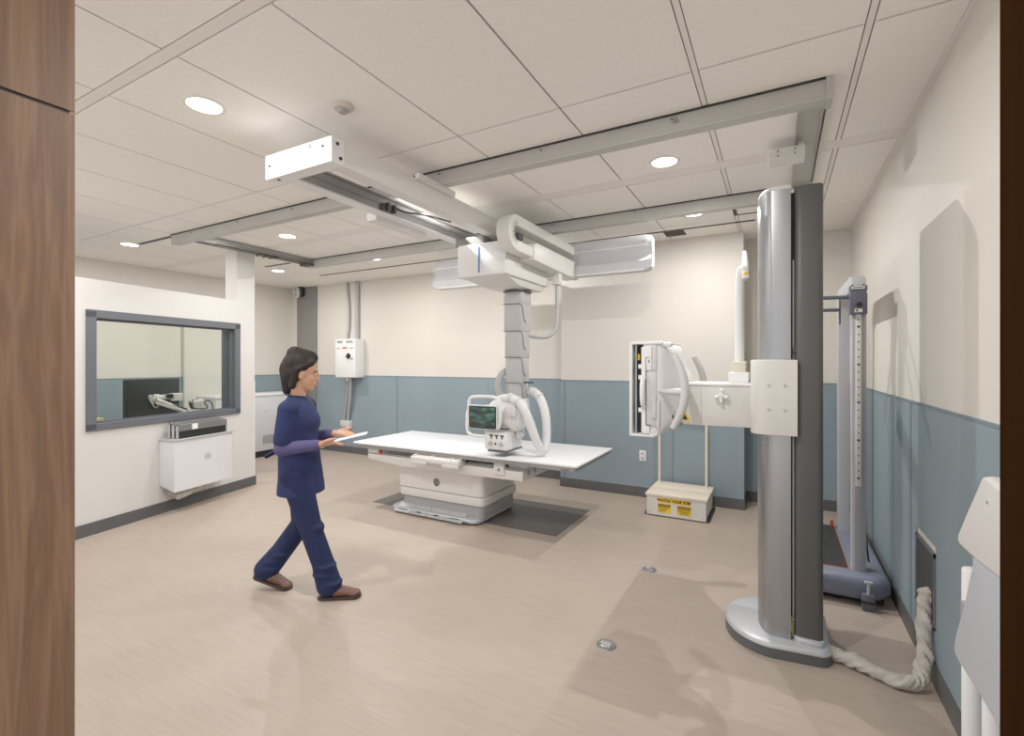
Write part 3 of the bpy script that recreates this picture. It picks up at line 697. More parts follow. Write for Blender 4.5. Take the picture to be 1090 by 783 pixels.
# ------------------------------------------------------------------ wall stand
ws = thing('wall_stand', 'tall silver and charcoal floor column with swing arm and chest detector', 'x-ray wall stand', (0.03, 2.93, 0))
def baseloop(s, z):
    pts = []
    for p in arc(-0.03, 2.93, 1, 90, 270, 22): pts.append((-0.03 + (p[0]+0.03)*(0.225*s), 2.93 + (p[1]-2.93)*0.26*s))
    r = 0.06
    for p in arc(0.225*s - r, 2.93-0.235*s+r, r, 285, 360, 6): pts.append(p)
    for p in arc(0.225*s - r, 2.93+0.235*s-r, r, 0, 75, 6): pts.append(p)
    return [(x, y, z) for x, y in pts]
MB().loft([baseloop(1.0, 0.0), baseloop(1.0, 0.05)]).build('base_skirt', DARK2, ws)
MB().loft([baseloop(1.0, 0.048), baseloop(1.0, 0.058), baseloop(0.97, 0.070), baseloop(0.90, 0.076)]).build('base_top', SILVERP, ws)
sil = [(0.056, 2.74)] + [(-0.02 + 0.075*math.cos(math.radians(a)), 2.93 + 0.19*math.sin(math.radians(a))) for a in range(270, 89, -12)] + [(0.056, 3.12)]
MB().prism(sil, 'z', 0.074, 2.30).build('column', SILVER, ws)
cap = [(-0.02 + (x+0.02)*0.98, 2.93+(y-2.93)*0.98) for x, y in sil]
MB().prism(cap, 'z', 2.298, 2.322, 0.008).build('column_cap', OFFW, ws)
MB().box(0.056, 0.074, 2.79, 3.07, 0.074, 2.29).build('column_track', BLACK, ws, smooth=False)
MB().box(0.064, 0.070, 2.765, 2.79, 0.10, 1.95, 0.001).build('belt', OFFW, ws, smooth=False)
MB().prism(rrect(0.072, 0.192, 2.735, 3.12, 0.028, 5), 'z', 0.074, 2.305, 0.004).build('rear_cover', DARK, ws)
MB().prism(rrect(0.068, 0.2, 2.722, 3.13, 0.035, 5), 'z', 0.072, 0.105, 0.012).build('rear_foot', SILVERP, ws)
k = MB()
for i in range(4): k.cyl((0.062, 2.752, 0.12+0.018*i), (0.062, 2.772, 0.12+0.018*i), 0.009, seg=10)
build_each(k, 'cable_clamp', CHROME, ws)
MB().tube([(0.062, 2.757, 0.09), (0.066, 2.75, 0.13), (0.060, 2.755, 0.19)], 0.006, 8).build('ground_wire', mat('wire_yellow', (120, 118, 60), 0.5), ws)
# arm carriage wrapped round the column
cz0, cz1 = 1.083, 1.455
oc = [(0.083, 2.70), (-0.02, 2.695)] + [(-0.045 + 0.078*math.cos(math.radians(a)), 2.773 + 0.078*math.sin(math.radians(a))) for a in range(265, 179, -12)] + [(-0.123, 3.09), (-0.06, 3.16), (0.083, 3.16)]
ac = MB().prism(oc, 'z', cz0, cz1, 0.005).build('arm_carriage', WHITE2, ws)
k = MB()
for x in (-0.04, 0.03):
    for z in (1.21, 1.33): k.cyl((x, 2.689, z), (x, 2.697, z), 0.006, seg=10)
build_each(k, 'screw', GREYL, ac)
k = MB()
for i in range(5): k.box(0.060+0.006*(i % 2), 0.076+0.005*(i % 2), 2.74+0.01*(i % 3), 2.77, 1.456+0.012*i, 1.466+0.012*i, 0.002)
k.build('pulley_block', DARK, ac, smooth=False)
ar = MB().hull([(-0.48, 2.80, 1.10), (-0.12, 2.80, 1.10), (-0.12, 3.06, 1.10), (-0.48, 3.06, 1.10), (-0.48, 2.80, 1.315), (-0.12, 2.80, 1.325), (-0.12, 3.06, 1.325), (-0.48, 3.06, 1.315)], 0.005).build('swing_arm', WHITE2, ws)
MB().box(-0.485, -0.12, 2.792, 3.068, 1.316, 1.330, 0.004).build('arm_lid', WHITE, ar)
MB().box(-0.366, -0.364, 2.7985, 2.801, 1.105, 1.312).build('arm_seam', GREYL, ar, smooth=False)
k = MB()
for i in range(3):
    a = math.radians(90+120*i)
    k.cyl((-0.262, 2.772, 1.268), (-0.262+0.026*math.cos(a), 2.772, 1.268+0.022*math.sin(a)), 0.011, 0.009, 12)
    k.ball((-0.262+0.028*math.cos(a), 2.772, 1.268+0.024*math.sin(a)), 0.0115, 12)
k.cyl((-0.262, 2.772, 1.268), (-0.263, 2.770, 1.236), 0.010, 0.009, 12).ball((-0.263, 2.770, 1.234), 0.010, 12).cyl((-0.262, 2.764, 1.268), (-0.262, 2.80, 1.268), 0.015, seg=16)
k.build('lock_knob', WHITE, ar)
# warning triangle
MB().hull([(-0.480, 2.797, 1.120), (-0.420, 2.797, 1.120), (-0.450, 2.797, 1.172), (-0.480, 2.799, 1.120), (-0.420, 2.799, 1.120), (-0.450, 2.799, 1.172)]).build('warning_sticker', YELLOW, ar, smooth=False)
MB().hull([(-0.466, 2.7955, 1.127), (-0.434, 2.7955, 1.127), (-0.450, 2.7955, 1.155), (-0.466, 2.797, 1.127), (-0.434, 2.797, 1.127), (-0.450, 2.797, 1.155)]).build('warning_symbol', INK, ar, smooth=False)
# overhead grip on the arm
gb = MB().box(-0.238, -0.138, 2.88, 3.02, 1.328, 1.388, 0.006).build('grip_base', WHITE, ws)
k = MB()
for i in range(5): k.box(-0.222+0.003*(i % 2), -0.152-0.003*(i % 2), 2.905, 2.995, 1.388+0.012*i, 1.400+0.012*i, 0.004)
k.build('bellows', mat('cream_bellows', (226, 218, 200), 0.6), gb)
MB().tube([(-0.187, 2.95, 1.44), (-0.187, 2.95, 1.70), (-0.187, 2.95, 1.88), (-0.183, 2.948, 1.94), (-0.172, 2.94, 1.965), (-0.160, 2.93, 1.94), (-0.152, 2.92, 1.90)], [0.024, 0.022, 0.021, 0.021, 0.020, 0.019, 0.016], 16, smooth=2).build('grip_bar', WHITE, gb)
MB().tube([(-0.165, 3.02, 1.92), (-0.165, 3.12, 1.99), (-0.172, 3.22, 2.06), (-0.180, 3.32, 2.125)], [0.019, 0.020, 0.018, 0.013], 14, smooth=2).tube([(-0.172, 2.95, 1.94), (-0.168, 2.99, 1.93), (-0.165, 3.03, 1.925)], 0.022, 12, smooth=1).build('grip_handle', OFFW, gb)
MB().cyl((-0.157, 2.913, 1.925), (-0.152, 2.905, 1.925), 0.010, seg=12).build('grip_mark', YELLOW, gb)
# chest detector (bucky)
by0, by1, bz0, bz1 = 2.66, 3.255, 1.035, 1.557
bk = MB()
bk.prism(rrect(bz0, bz1, -0.722, -0.712, 0.004, 2), 'y', by0, by1) if False else None
bk.box(-0.724, -0.706, by0, by1, bz0, bz1, 0.006)                       # patient side panel
bk.box(-0.72, -0.545, by0, by1, bz1-0.016, bz1, 0.005)                   # top
bk.box(-0.72, -0.585, by0, by1, bz0, bz0+0.014, 0.005)                   # bottom
bk.box(-0.72, -0.60, by1-0.012, by1, bz0, bz1)                           # far side
bk.box(-0.648, -0.575, by0+0.012, by1, bz0+0.01, bz1-0.012)              # body
bk.build('detector_housing', WHITE, ws)
MB().box(-0.702, -0.650, by0+0.06, by1-0.02, bz0+0.016, bz1-0.018).build('tray_cavity', BLACK, ws, smooth=False)
MB().box(-0.690, -0.683, by0+0.004, by1-0.02, bz0+0.02, bz1-0.02).build('grid_panel', ALU, ws, smooth=False)
k = MB()
for z in (1.18, 1.36, 1.42): k.box(-0.676, -0.655, by0+0.01, by0+0.06, z-0.012, z+0.012, 0.002)
build_each(k, 'tray_clip', WHITE, ws, smooth=False)
MB().box(-0.680, -0.672, by0+0.02, by0+0.04, 1.455, 1.49).build('key_tag', YELLOW, ws, smooth=False)
dp = MB().prism([(-0.656, bz0+0.018), (-0.612, bz0+0.018), (-0.612, bz0+0.062), (-0.630, bz0+0.062), (-0.630, 1.395), (-0.622, 1.40), (-0.600, 1.40), (-0.600, bz1-0.03), (-0.656, bz1-0.03)], 'y', by0-0.004, by0+0.02, 0.003).build('side_door', WHITE, ws)
k = MB().box(-0.630, -0.577, by0-0.002, by0+0.02, bz0+0.065, 1.392, 0.004).box(-0.600, -0.575, by0-0.014, by0+0.01, 1.14, 1.265, 0.004).box(-0.578, -0.556, by0-0.006, by0+0.02, 1.09, 1.235, 0.004).box(-0.597, -0.575, by0-0.002, by0+0.02, 1.40, bz1-0.02, 0.003)
k.build('side_panel', OFFW, ws)
MB().box(-0.6325, -0.630, by0-0.006, by0, bz0+0.07, 1.39).box(-0.632, -0.61, by0-0.006, by0, 1.468, 1.471).box(-0.632, -0.629, by0-0.006, by0, 1.39, 1.47).box(-0.630, -0.606, by0-0.006, by0, bz0+0.065, bz0+0.068).build('door_gap', DARK2, ws, smooth=False)
MB().box(-0.617, -0.610, by0-0.007, by0-0.003, 1.44, 1.455).build('lock_mark', GRAYINK, ws, smooth=False)
MB().tube([(-0.642, by0-0.005, 1.20), (-0.642, by0-0.03, 1.215), (-0.642, by0-0.042, 1.26), (-0.642, by0-0.042, 1.31), (-0.642, by0-0.03, 1.345), (-0.642, by0-0.005, 1.36)], 0.013, 12, smooth=2).build('door_handle', WHITE, ws)
# curved rear shell tapering into the arm
def rl(x, hy, z0, z1, r=0.06): return [(x, p[0], p[1]) for p in rrect(2.9575-hy, 2.9575+hy, z0, z1, r, 5)]
MB().loft([rl(-0.60, 0.29, bz0+0.006, bz1-0.004, 0.02), rl(-0.56, 0.285, bz0+0.012, bz1-0.006, 0.03), rl(-0.54, 0.27, bz0+0.03, bz1-0.012, 0.05), rl(-0.515, 0.23, 1.075, 1.50, 0.07), rl(-0.49, 0.19, 1.09, 1.44, 0.08), rl(-0.46, 0.16, 1.10, 1.38, 0.08), rl(-0.43, 0.13, 1.105, 1.335, 0.06)]).build('rear_shell', WHITE, ws)
MB().box(-0.60, -0.50, by0+0.02, by0+0.07, bz1-0.03, bz1-0.006, 0.01).build('top_lug', WHITE, ws)
def hndl(s, nm):
    y = 2.9575 + s*0.335
    k = MB().tube([(-0.475, y, 1.482), (-0.448, y+s*0.01, 1.43), (-0.424, y+s*0.02, 1.36), (-0.416, y+s*0.022, 1.29), (-0.428, y+s*0.02, 1.21), (-0.452, y+s*0.01, 1.15), (-0.482, y, 1.098)], [0.017, 0.019, 0.021, 0.022, 0.021, 0.019, 0.017], 16, smooth=2)
    k.tube([(-0.56, 2.9575+s*0.275, 1.285), (-0.50, y, 1.288), (-0.425, y+s*0.015, 1.29)], [0.012, 0.018, 0.020], 14, smooth=2)
    k.build('patient_handle', OFFW, ws)['label'] = nm
hndl(-1, 'curved grey grab handle on the near side'); hndl(1, 'curved grey grab handle on the far side')
MB().box(-0.49, -0.482, by0-0.02, by0-0.012, 1.145, 1.165, 0.001).box(-0.468, -0.462, 2.775, 2.781, 1.096, 1.112, 0.001).build('handle_tag', BLACK, ws, smooth=False)

# cable sleeve from the base to the wall recess
sp_ = [(0.205, 2.80, 0.036), (0.30, 2.775, 0.036), (0.36, 2.74, 0.034), (0.43, 2.70, 0.032), (0.50, 2.69, 0.032), (0.55, 2.72, 0.045), (0.572, 2.77, 0.11), (0.580, 2.81, 0.19), (0.588, 2.85, 0.27), (0.60, 2.88, 0.34), (0.608, 2.89, 0.40)]
def crumple(pts, r, amp):
    P = [Vector(p) for p in pts]
    for _ in range(4):
        q = [P[0]]
        for a, b in zip(P, P[1:]): q += [a.lerp(b, .25), a.lerp(b, .75)]
        q.append(P[-1]); P = q
    m = MB(); seg = 22; rings = []
    from mathutils import noise
    for i, p in enumerate(P):
        t = (P[min(i+1, len(P)-1)] - P[max(i-1, 0)]).normalized()
        u = (Vector((0, 1, 0.3)) - t*t.dot(Vector((0, 1, 0.3)))).normalized(); v = t.cross(u)
        ring = []
        for k in range(seg):
            a = 2*PI*k/seg
            tw = a + i*0.12
            rr = r*(1 if i < len(P)-14 else max(0.25, (len(P)-1-i)/14))*(1 + amp*noise.noise(Vector((math.cos(tw)*1.8, math.sin(tw)*1.8, i*0.09))) + 0.05*math.sin(i*0.21) + 0.13*abs(math.sin(tw*2.5)))
            q = p + (u*math.cos(a) + v*math.sin(a))*rr
            q.z = max(q.z, 0.003); q.x = min(q.x, XR-0.0145 if q.z < 0.25 else XR-0.004)
            ring.append(q)
        rings.append(ring)
    return m.loft(rings)
cs = crumple(sp_, 0.0265, 0.42).build('cable_sleeve', SLEEVE)
tag(cs, 'crumpled beige fabric cable sleeve running along floor into the wall recess', 'cable')
wr = thing('wall_recess', 'open dark wall box with metal frame low on the right wall', 'wall box', (XR, 2.95, 0.28))
MB().box(XR-0.012, XR+0.0, 2.78, 2.80, 0.25, 0.585).box(XR-0.012, XR, 3.10, 3.12, 0.25, 0.585).box(XR-0.012, XR, 2.78, 3.12, 0.57, 0.585).box(XR-0.012, XR, 2.78, 3.12, 0.25, 0.26).build('frame', FRAMEG, wr, smooth=False)
MB().box(XR-0.004, XR+0.002, 2.80, 3.10, 0.26, 0.57).build('opening', mat('recess_dark', (58, 60, 62), 0.7), wr, smooth=False)
# ------------------------------------------------------------------ floor outlets, wall outlet
fo = None
for x, y, lb in ((-0.785, 3.402, 'round metal floor outlet cover nearer the step stool'), (-0.767, 2.385, 'round metal floor outlet cover nearer the camera, beside the detector shadow')):
    if fo is None:
        fo = thing('floor_outlet', lb, 'floor outlet', (x, y, 0), group='floor outlet covers')
        MB().lathe([(0.0, 0.004), (0.034, 0.004), (0.038, 0.007), (0.047, 0.006), (0.05, 0.0)], (x, y, 0), 32).build('ring', ALU, fo)
        MB().lathe([(0.0, 0.0085), (0.026, 0.008), (0.030, 0.004)], (x, y, 0), 24).box(x-0.02, x+0.02, y-0.003, y+0.003, 0.007, 0.0105).build('cover', CHROME, fo)
    else: copy_tree(fo, (x, y, 0), lb)
wo = thing('wall_outlet', 'white electrical outlet low on the blue wall left of step stool', 'outlet', (-1.272, 5.208, 0.44))
MB().box(-1.307, -1.237, 5.206, 5.214, 0.385, 0.50, 0.003).build('cover_plate', WHITE, wo)
k = MB()
for z in (0.417, 0.465): k.prism(rrect(-1.289, -1.255, z-0.015, z+0.015, 0.01), 'y', 5.204, 5.207)
build_each(k, 'socket', GREYL, wo)

# ------------------------------------------------------------------ step stool
st = thing('step_stool', 'low white step stool with yellow caution signs and tall handle by blue wall', 'step stool', (-0.82, 4.88, 0))
sx0, sx1, sy0, sy1 = -1.09, -0.565, 4.625, 5.13
MB().box(sx0, sx1, sy0, sy0+0.018, 0.012, 0.19).box(sx0, sx0+0.018, sy0+0.018, sy1, 0.012, 0.19).box(sx1-0.018, sx1, sy0+0.018, sy1, 0.012, 0.19).box(sx0, sx1, sy1-0.018, sy1, 0.012, 0.19).build('side_panel', STOOLS, st, smooth=False)
MB().box(sx0-0.012, sx1+0.012, sy0-0.012, 4.885, 0.19, 0.212, 0.003).box(sx0-0.012, sx1+0.012, 4.887, sy1+0.012, 0.19, 0.212, 0.003).build('step_board', STOOLW, st)
k = MB()
for x in (sx0+0.004, sx1-0.034):
    for y in (sy0+0.01, sy1-0.05): k.box(x, x+0.03, y, y+0.03, 0, 0.013)
k.box(sx1, sx1+0.03, sy0+0.02, sy1-0.02, 0.0, 0.016).box(sx0-0.02, sx0, sy0+0.02, sy0+0.10, 0.0, 0.016)
build_each(k, 'rubber_foot', RUBBER, st, smooth=False)
k = MB()
for x in (sx0+0.025, sx1-0.03): k.cyl((x, sy0-0.003, 0.035), (x, sy0+0.001, 0.035), 0.005, seg=10)
build_each(k, 'screw', GREYP, st)
MB().tube([(-1.072, 5.10, 0.21), (-1.072, 5.10, 0.9), (-1.072, 5.10, 1.0), (-1.03, 5.10, 1.06), (-0.66, 5.10, 1.06), (-0.617, 5.10, 1.0), (-0.617, 5.10, 0.9), (-0.617, 5.10, 0.21)], 0.013, 12, smooth=1).build('handle', STOOLW, st)
sg = MB().box(-0.99, -0.695, sy0-0.003, sy0-0.0005, 0.135, 0.178).build('sign', YELLOW, st, smooth=False)
MB().text('WATCH YOUR STEP', 0.033, (-0.8425, sy0-0.0034, 0.156), (1, 0, 0), (0, 0, 1), 0.0008, bold=0.0018).build('lettering', INK, sg, smooth=False)
for x0, x1 in ((-0.987, -0.868), (-0.812, -0.692)):
    s2 = MB().box(x0, x1, sy0-0.003, sy0-0.0005, 0.042, 0.124).build('sign', YELLOW, st, smooth=False)
    MB().box(x0+0.004, x1-0.004, sy0-0.0040, sy0-0.003, 0.097, 0.121).build('header', INK, s2, smooth=False)
    MB().text('CAUTION', 0.022, ((x0+x1)/2, sy0-0.0046, 0.109), (1, 0, 0), (0, 0, 1), 0.0006).build('lettering', YELLOW, s2, smooth=False)
    k = MB()
    for i, (a, b) in enumerate(((0.05, 0.8), (0.05, 0.7), (0.05, 0.55)) if x0 < -0.9 else ((0.04, 0.95), (0.04, 0.9), (0.2, 0.85))):
        z = 0.086 - i*0.016; w = x1-x0
        k.box(x0+w*a, x0+w*b, sy0-0.0038, sy0-0.003, z-0.003, z+0.003)
    k.build('small_print', INK, s2, smooth=False)

# ------------------------------------------------------------------ standing scale with measuring rod
sc_ = thing('patient_scale', 'grey arched standing scale with blue-grey platform and measuring rod at right wall', 'scale', (0.30, 4.0, 0))
pb = MB().prism([(0.582, 3.56), (0.53, 3.50), (0.44, 3.475), (-0.02, 3.475), (-0.02, 4.56), (0.50, 4.56), (0.575, 4.50)], 'z', 0.035, 0.172, 0.045, 5).build('platform', SCALEB, sc_)
MB().box(0.0, 0.55, 3.56, 4.5, 0.0, 0.032).build('under_plate', BLACK, pb, smooth=False)
MB().box(-0.0, 0.385, 3.60, 4.48, 0.160, 0.176).build('mat_edge', ORANGE, pb, smooth=False)
k = MB().box(0.005, 0.380, 3.606, 4.474, 0.165, 0.179)
for i in range(17): k.box(0.015+i*0.0215, 0.024+i*0.0215, 3.612, 4.468, 0.178, 0.182)
k.build('ribbed_mat', RUBBER, pb, smooth=False)
# arch
ax0, ax1 = 0.398, 0.472
ya, yb_, zt_ = 3.60, 4.46, 1.985
outer = [(ya, 0.11)] + [(ya, 1.86)] + arc(ya+0.11, 1.875, 0.11, 180, 90, 6) + arc(yb_-0.11, 1.875, 0.11, 90, 0, 6) + [(yb_, 1.86), (yb_, 0.11)]
inner = [(yb_-0.08, 0.11), (yb_-0.08, 1.80)] + arc(yb_-0.17, 1.80, 0.09, 0, 90, 5) + arc(ya+0.17, 1.80, 0.09, 90, 180, 5) + [(ya+0.08, 1.80), (ya+0.08, 0.11)]
MB().prism(outer + inner, 'x', ax0, ax1, 0.006).build('arch', SCALEA, sc_)
MB().box(0.41, 0.462, 3.592, 3.602, 0.14, 1.86, 0.003).build('front_face_panel', mat('scale_face_grey', (160, 161, 167), 0.4), sc_)
rod = MB().box(0.415, 0.443, 3.578, 3.594, 0.69, 1.76, 0.002).build('measuring_rod', RULER, sc_)
k = MB()
for i in range(22):
    z = 0.74 + i*0.046; r = 0.0045 if i % 5 else 0.008
    k.cyl((0.429, 3.575, z), (0.429, 3.579, z), r, seg=10)
k.build('rod_marks', DARK2, rod)
hd = MB().prism([(0.382, 1.735), (0.470, 1.735), (0.470, 1.855), (0.464, 1.865), (0.470, 1.875), (0.470, 1.905), (0.382, 1.905), (0.382, 1.875), (0.388, 1.865), (0.382, 1.855)], 'y', 3.548, 3.612, 0.004).build('rod_head', SCALED, sc_)
MB().box(0.390, 0.455, 3.543, 3.548, 1.885, 1.902).box(0.406, 0.444, 3.543, 3.548, 1.745, 1.765).build('reading_window', RULER, hd, smooth=False)
MB().box(0.396, 0.45, 3.5425, 3.5435, 1.891, 1.896).box(0.412, 0.422, 3.5425, 3.5435, 1.750, 1.761).build('reading_marks', INK, hd, smooth=False)
MB().cyl((0.428, 3.535, 1.79), (0.428, 3.548, 1.79), 0.015, seg=18).build('lock_knob', BLACK, hd)
MB().box(0.392, 0.402, 3.56, 3.60, 1.902, 1.915, 0.002).box(0.448, 0.458, 3.56, 3.60, 1.902, 1.915, 0.002).build('head_clip', BLACK, hd, smooth=False)
MB().tube([(0.385, 3.58, 1.842), (0.20, 3.58, 1.846), (0.02, 3.58, 1.845)], 0.012, 10).build('head_bar', SCALED, hd)
MB().tube([(0.335, 3.64, 1.772), (0.10, 3.64, 1.778)], 0.011, 10).build('head_bar', SCALED, hd)
MB().box(0.335, 0.345, 3.63, 3.66, 1.68, 1.84, 0.003).build('head_paddle', SCALED, hd)
fk = MB().box(0.430, 0.492, 3.435, 3.49, 0.0, 0.095, 0.006).build('foot_clamp', SCALED, sc_)
MB().cyl((0.462, 3.455, 0.09), (0.462, 3.455, 0.16), 0.008, seg=12).box(0.442, 0.482, 3.445, 3.465, 0.155, 0.168, 0.003).build('clamp_screw', SCALEA, fk)
MB().box(0.425, 0.497, 3.430, 3.437, 0.045, 0.058).build('clamp_plate', BLACK, fk, smooth=False)
MB().box(0.352, 0.375, 4.43, 4.46, 0.178, 0.23, 0.003).build('marker', mat('rust_marker', (160, 70, 40), 0.5), sc_, smooth=False)
MB().tube([(0.478, 3.75, 1.3), (0.482, 3.75, 0.6), (0.50, 3.8, 0.18), (0.54, 3.75, 0.05), (0.585, 3.68, 0.02)], 0.006, 8, smooth=2).build('power_cord', BLACK, sc_)

# ------------------------------------------------------------------ equipment stand cut off by the right jamb
eq = thing('equipment_stand', 'moulded white and grey equipment shell on thick white tubular legs beside the wall recess', 'medical equipment', (0.52, 1.80, 0))
def q94(o): return [(y*0.94, 1.44 + (z-1.44)*0.94) for y, z in o]
up_o = q94([(1.50, 1.105), (1.69, 1.118), (1.78, 1.130), (1.815, 1.122), (1.835, 1.10), (1.93, 1.0), (2.02, 0.90), (2.025, 0.875), (2.00, 0.866), (1.854, 0.869), (1.682, 0.883), (1.50, 0.90)])
lo_o = q94([(1.50, 0.92), (1.908, 0.90), (1.915, 0.84), (1.983, 0.70), (2.060, 0.573), (2.085, 0.515), (2.075, 0.492), (2.037, 0.483), (1.854, 0.486), (1.682, 0.49), (1.50, 0.49)])
MB().prism(up_o, 'x', 0.468, 0.515, 0.012, 4).build('upper_shell', mat('shell_white', (206, 203, 200), 0.4), eq)
MB().prism(q94([(1.50, 1.14), (1.70, 1.14), (1.785, 1.128), (1.78, 1.05), (1.50, 1.05)]), 'x', 0.517, 0.535, 0.004).build('inner_pad', GREYP, eq)
MB().prism(lo_o, 'x', 0.473, 0.512, 0.014, 4).build('lower_shell', SHELL, eq)
MB().cyl((0.471, 1.66, 1.085), (0.465, 1.66, 1.085), 0.004, seg=8).build('screw', GREYP, eq)
for y, h in ((2.082, 0.775), (1.903, 0.70)):
    MB().cyl((0.553, y, 0.0), (0.553, y, h), 0.029, seg=22, bev=0.008).build('leg', WHITE, eq)
MB().cyl((0.553, 2.08, 0.60), (0.553, 1.60, 0.60), 0.018, seg=16).box(0.512, 0.556, 1.60, 1.66, 0.58, 0.62, 0.004).build('crossbar', WHITE, eq)
MB().box(0.500, 0.545, 1.95, 2.0, 0.64, 0.70, 0.004).box(0.500, 0.545, 1.70, 1.76, 0.90, 0.98, 0.004).build('bracket', GREYP, eq, smooth=False)

# ------------------------------------------------------------------ detector holder on the barrier wall
dh = thing('detector_holder', 'white wall-mounted detector bin with round emblem under the observation window', 'wall bin', BF @ Vector((-0.84, 0, 0.2)), brz)
hx0, hx1 = -1.155, -0.50; hz0, hz1 = 0.215, 0.70
# local y negative = into the exam room
MB(BF).prism([(-0.02, hz0+0.05), (-0.17, hz0), (-0.19, hz0), (-0.19, hz1), (0.0, hz1), (0.0, hz0+0.06)], 'x', hx0, hx1, 0.005).build('bin', mat('bin_white', (216, 216, 220), 0.35, var=0.01), dh)
MB(BF).box(hx0-0.012, hx1+0.012, -0.202, 0.0, hz1-0.002, hz1+0.012, 0.003).build('rim', GREYL, dh)
e = emblem(dh, 'emblem', BF @ Vector((-0.80, -0.190, 0.50)), (BF.to_3x3() @ Vector((1, 0, 0))), 0.034, GREYP, DARK2, mat('bin_white', (0, 0, 0)))
k = MB(BF)
k.hull([(hx0+0.02, -0.15, hz0-0.006), (hx0+0.40, -0.15, hz0-0.006), (hx0+0.5, -0.10, hz0-0.004), (hx0+0.34, -0.13, hz0-0.06), (hx0+0.08, -0.14, hz0-0.10), (hx0+0.02, -0.03, hz0-0.006), (hx0+0.1, -0.03, hz0-0.08), (hx0+0.36, -0.02, hz0-0.04)], 0.012)
bg = k.build('plastic_bag', BAGM, None)
tag(bg, 'crumpled clear plastic bag hanging beneath the white detector bin', 'bag')
k = MB(BF).tube([(hx0+0.34, -0.10, hz0-0.01), (hx0+0.40, -0.09, hz0+0.0), (hx0+0.45, -0.06, hz0+0.02), (hx0+0.48, -0.03, hz0+0.05)], 0.012, 8, smooth=1)
k.build('dark_strap', DARK, dh)
for i, (yy, hh, lb) in enumerate(((-0.165, 0.155, 'grey flat detector panel with dark edge at the front of the white wall bin'), (-0.115, 0.165, 'grey flat detector panel standing in the middle slot of the white wall bin'), (-0.065, 0.175, 'grey flat detector panel at the back of the white wall bin, against the wall'))):
    pn = thing('flat_detector', lb, 'detector', BF @ Vector((-0.8, yy, hz1)), brz, 'flat detector panels in the wall bin')
    z = hz1+0.012
    MB(BF).box(-1.09, -0.57, yy-0.012, yy+0.012, z, z+0.075-0.004*i, 0.003).build('panel', BLACK, pn, smooth=False)
    MB(BF).box(-1.10, -0.56, yy-0.016, yy+0.016, z+0.072, z+hh-0.02, 0.004).build('top_frame', ALU, pn, smooth=False)
    build_each(MB(BF).box(-1.112, -1.098, yy-0.016, yy+0.016, z, z+hh-0.03, 0.003).box(-0.575, -0.560, yy-0.016, yy+0.016, z, z+hh-0.04, 0.003), 'side_bar', CHROME, pn, smooth=False)
    if i == 0: MB(BF).box(-0.965, -0.905, yy-0.018, yy-0.0155, z+0.078, z+hh-0.024).build('sticker', PAPER, pn, smooth=False)

# ------------------------------------------------------------------ control room things seen through the glass
dk = thing('control_desk', 'pale desk behind the observation window', 'desk', (-6.35, 3.0, 0))
MB().box(-6.75, -5.95, 1.9, 3.75, 0.72, 0.75, 0.004).build('desk_top', DESKM, dk)
for x in (-6.72, -5.98):
    for y in (1.93, 3.68): MB().box(x, x+0.04, y, y+0.04, 0, 0.72).build('leg', GREYP, dk, smooth=False)
mo = thing('computer_monitor', 'black computer monitor seen from behind through the observation window', 'monitor', (-6.3, 2.86, 0.75))
MF = frame((-6.3, 2.86, 0), math.radians(4))
MB(MF).box(-0.03, 0.012, -0.29, 0.29, 0.80, 1.255, 0.01).build('housing', BLACK, mo)
MB(MF).box(0.012, 0.018, -0.265, 0.265, 0.83, 1.235, 0.004).build('back_panel', RUBBER, mo)
k = MB(MF).cyl((0.015, 0.02, 1.02), (0.06, 0.02, 1.02), 0.06, seg=20, bev=0.01).capsule((0.06, 0.0, 1.03), (0.09, 0.16, 1.05), 0.035, 0.03).box(0.03, 0.08, 0.16, 0.29, 0.99, 1.08, 0.01)
k.capsule((0.08, -0.02, 1.01), (0.10, 0.30, 0.87), 0.035, 0.03).capsule((0.06, -0.05, 1.05), (0.06, 0.0, 0.95), 0.03, 0.028).cyl((0.10, 0.29, 0.75), (0.10, 0.29, 0.88), 0.03, seg=16)
k.build('support_arm', WHITE2, mo)
tag(MB().box(-5.97, -5.955, 1.98, 2.08, 0.752, 0.79).build('note_pad', PADY), 'pale yellow note pad at left end of the window sill', 'note pad') if False else None
wl = thing('scanner_holder', 'white gooseneck device with black cable on desk, right in the observation window', 'desk device', (-6.3, 3.40, 0.75))
MB().cyl((-6.3, 3.40, 0.75), (-6.3, 3.40, 0.765), 0.05, seg=18).tube([(-6.3, 3.40, 0.76), (-6.3, 3.40, 0.88), (-6.3, 3.37, 0.95), (-6.29, 3.34, 0.965)], 0.014, 10, smooth=1).capsule((-6.28, 3.27, 0.955), (-6.28, 3.40, 0.97), 0.035, 0.025).build('body', WHITE2, wl)
MB().tube([(-6.28, 3.26, 0.945), (-6.27, 3.24, 0.90), (-6.26, 3.30, 0.88), (-6.26, 3.40, 0.865), (-6.26, 3.46, 0.88), (-6.27, 3.40, 0.955), (-6.27, 3.46, 0.97), (-6.27, 3.51, 0.94), (-6.27, 3.52, 0.80)], 0.008, 8, smooth=2).capsule((-6.265, 3.25, 0.94), (-6.265, 3.27, 0.89), 0.02, 0.018).build('cable', BLACK, wl)
pn = MB(BF).box(-1.69, -1.58, 0.082, 0.15, wz0+0.013, wz0+0.045, 0.004).build('note_pad', PADY)
tag(pn, 'pale yellow note pad at the lower left corner of the observation window', 'note pad')

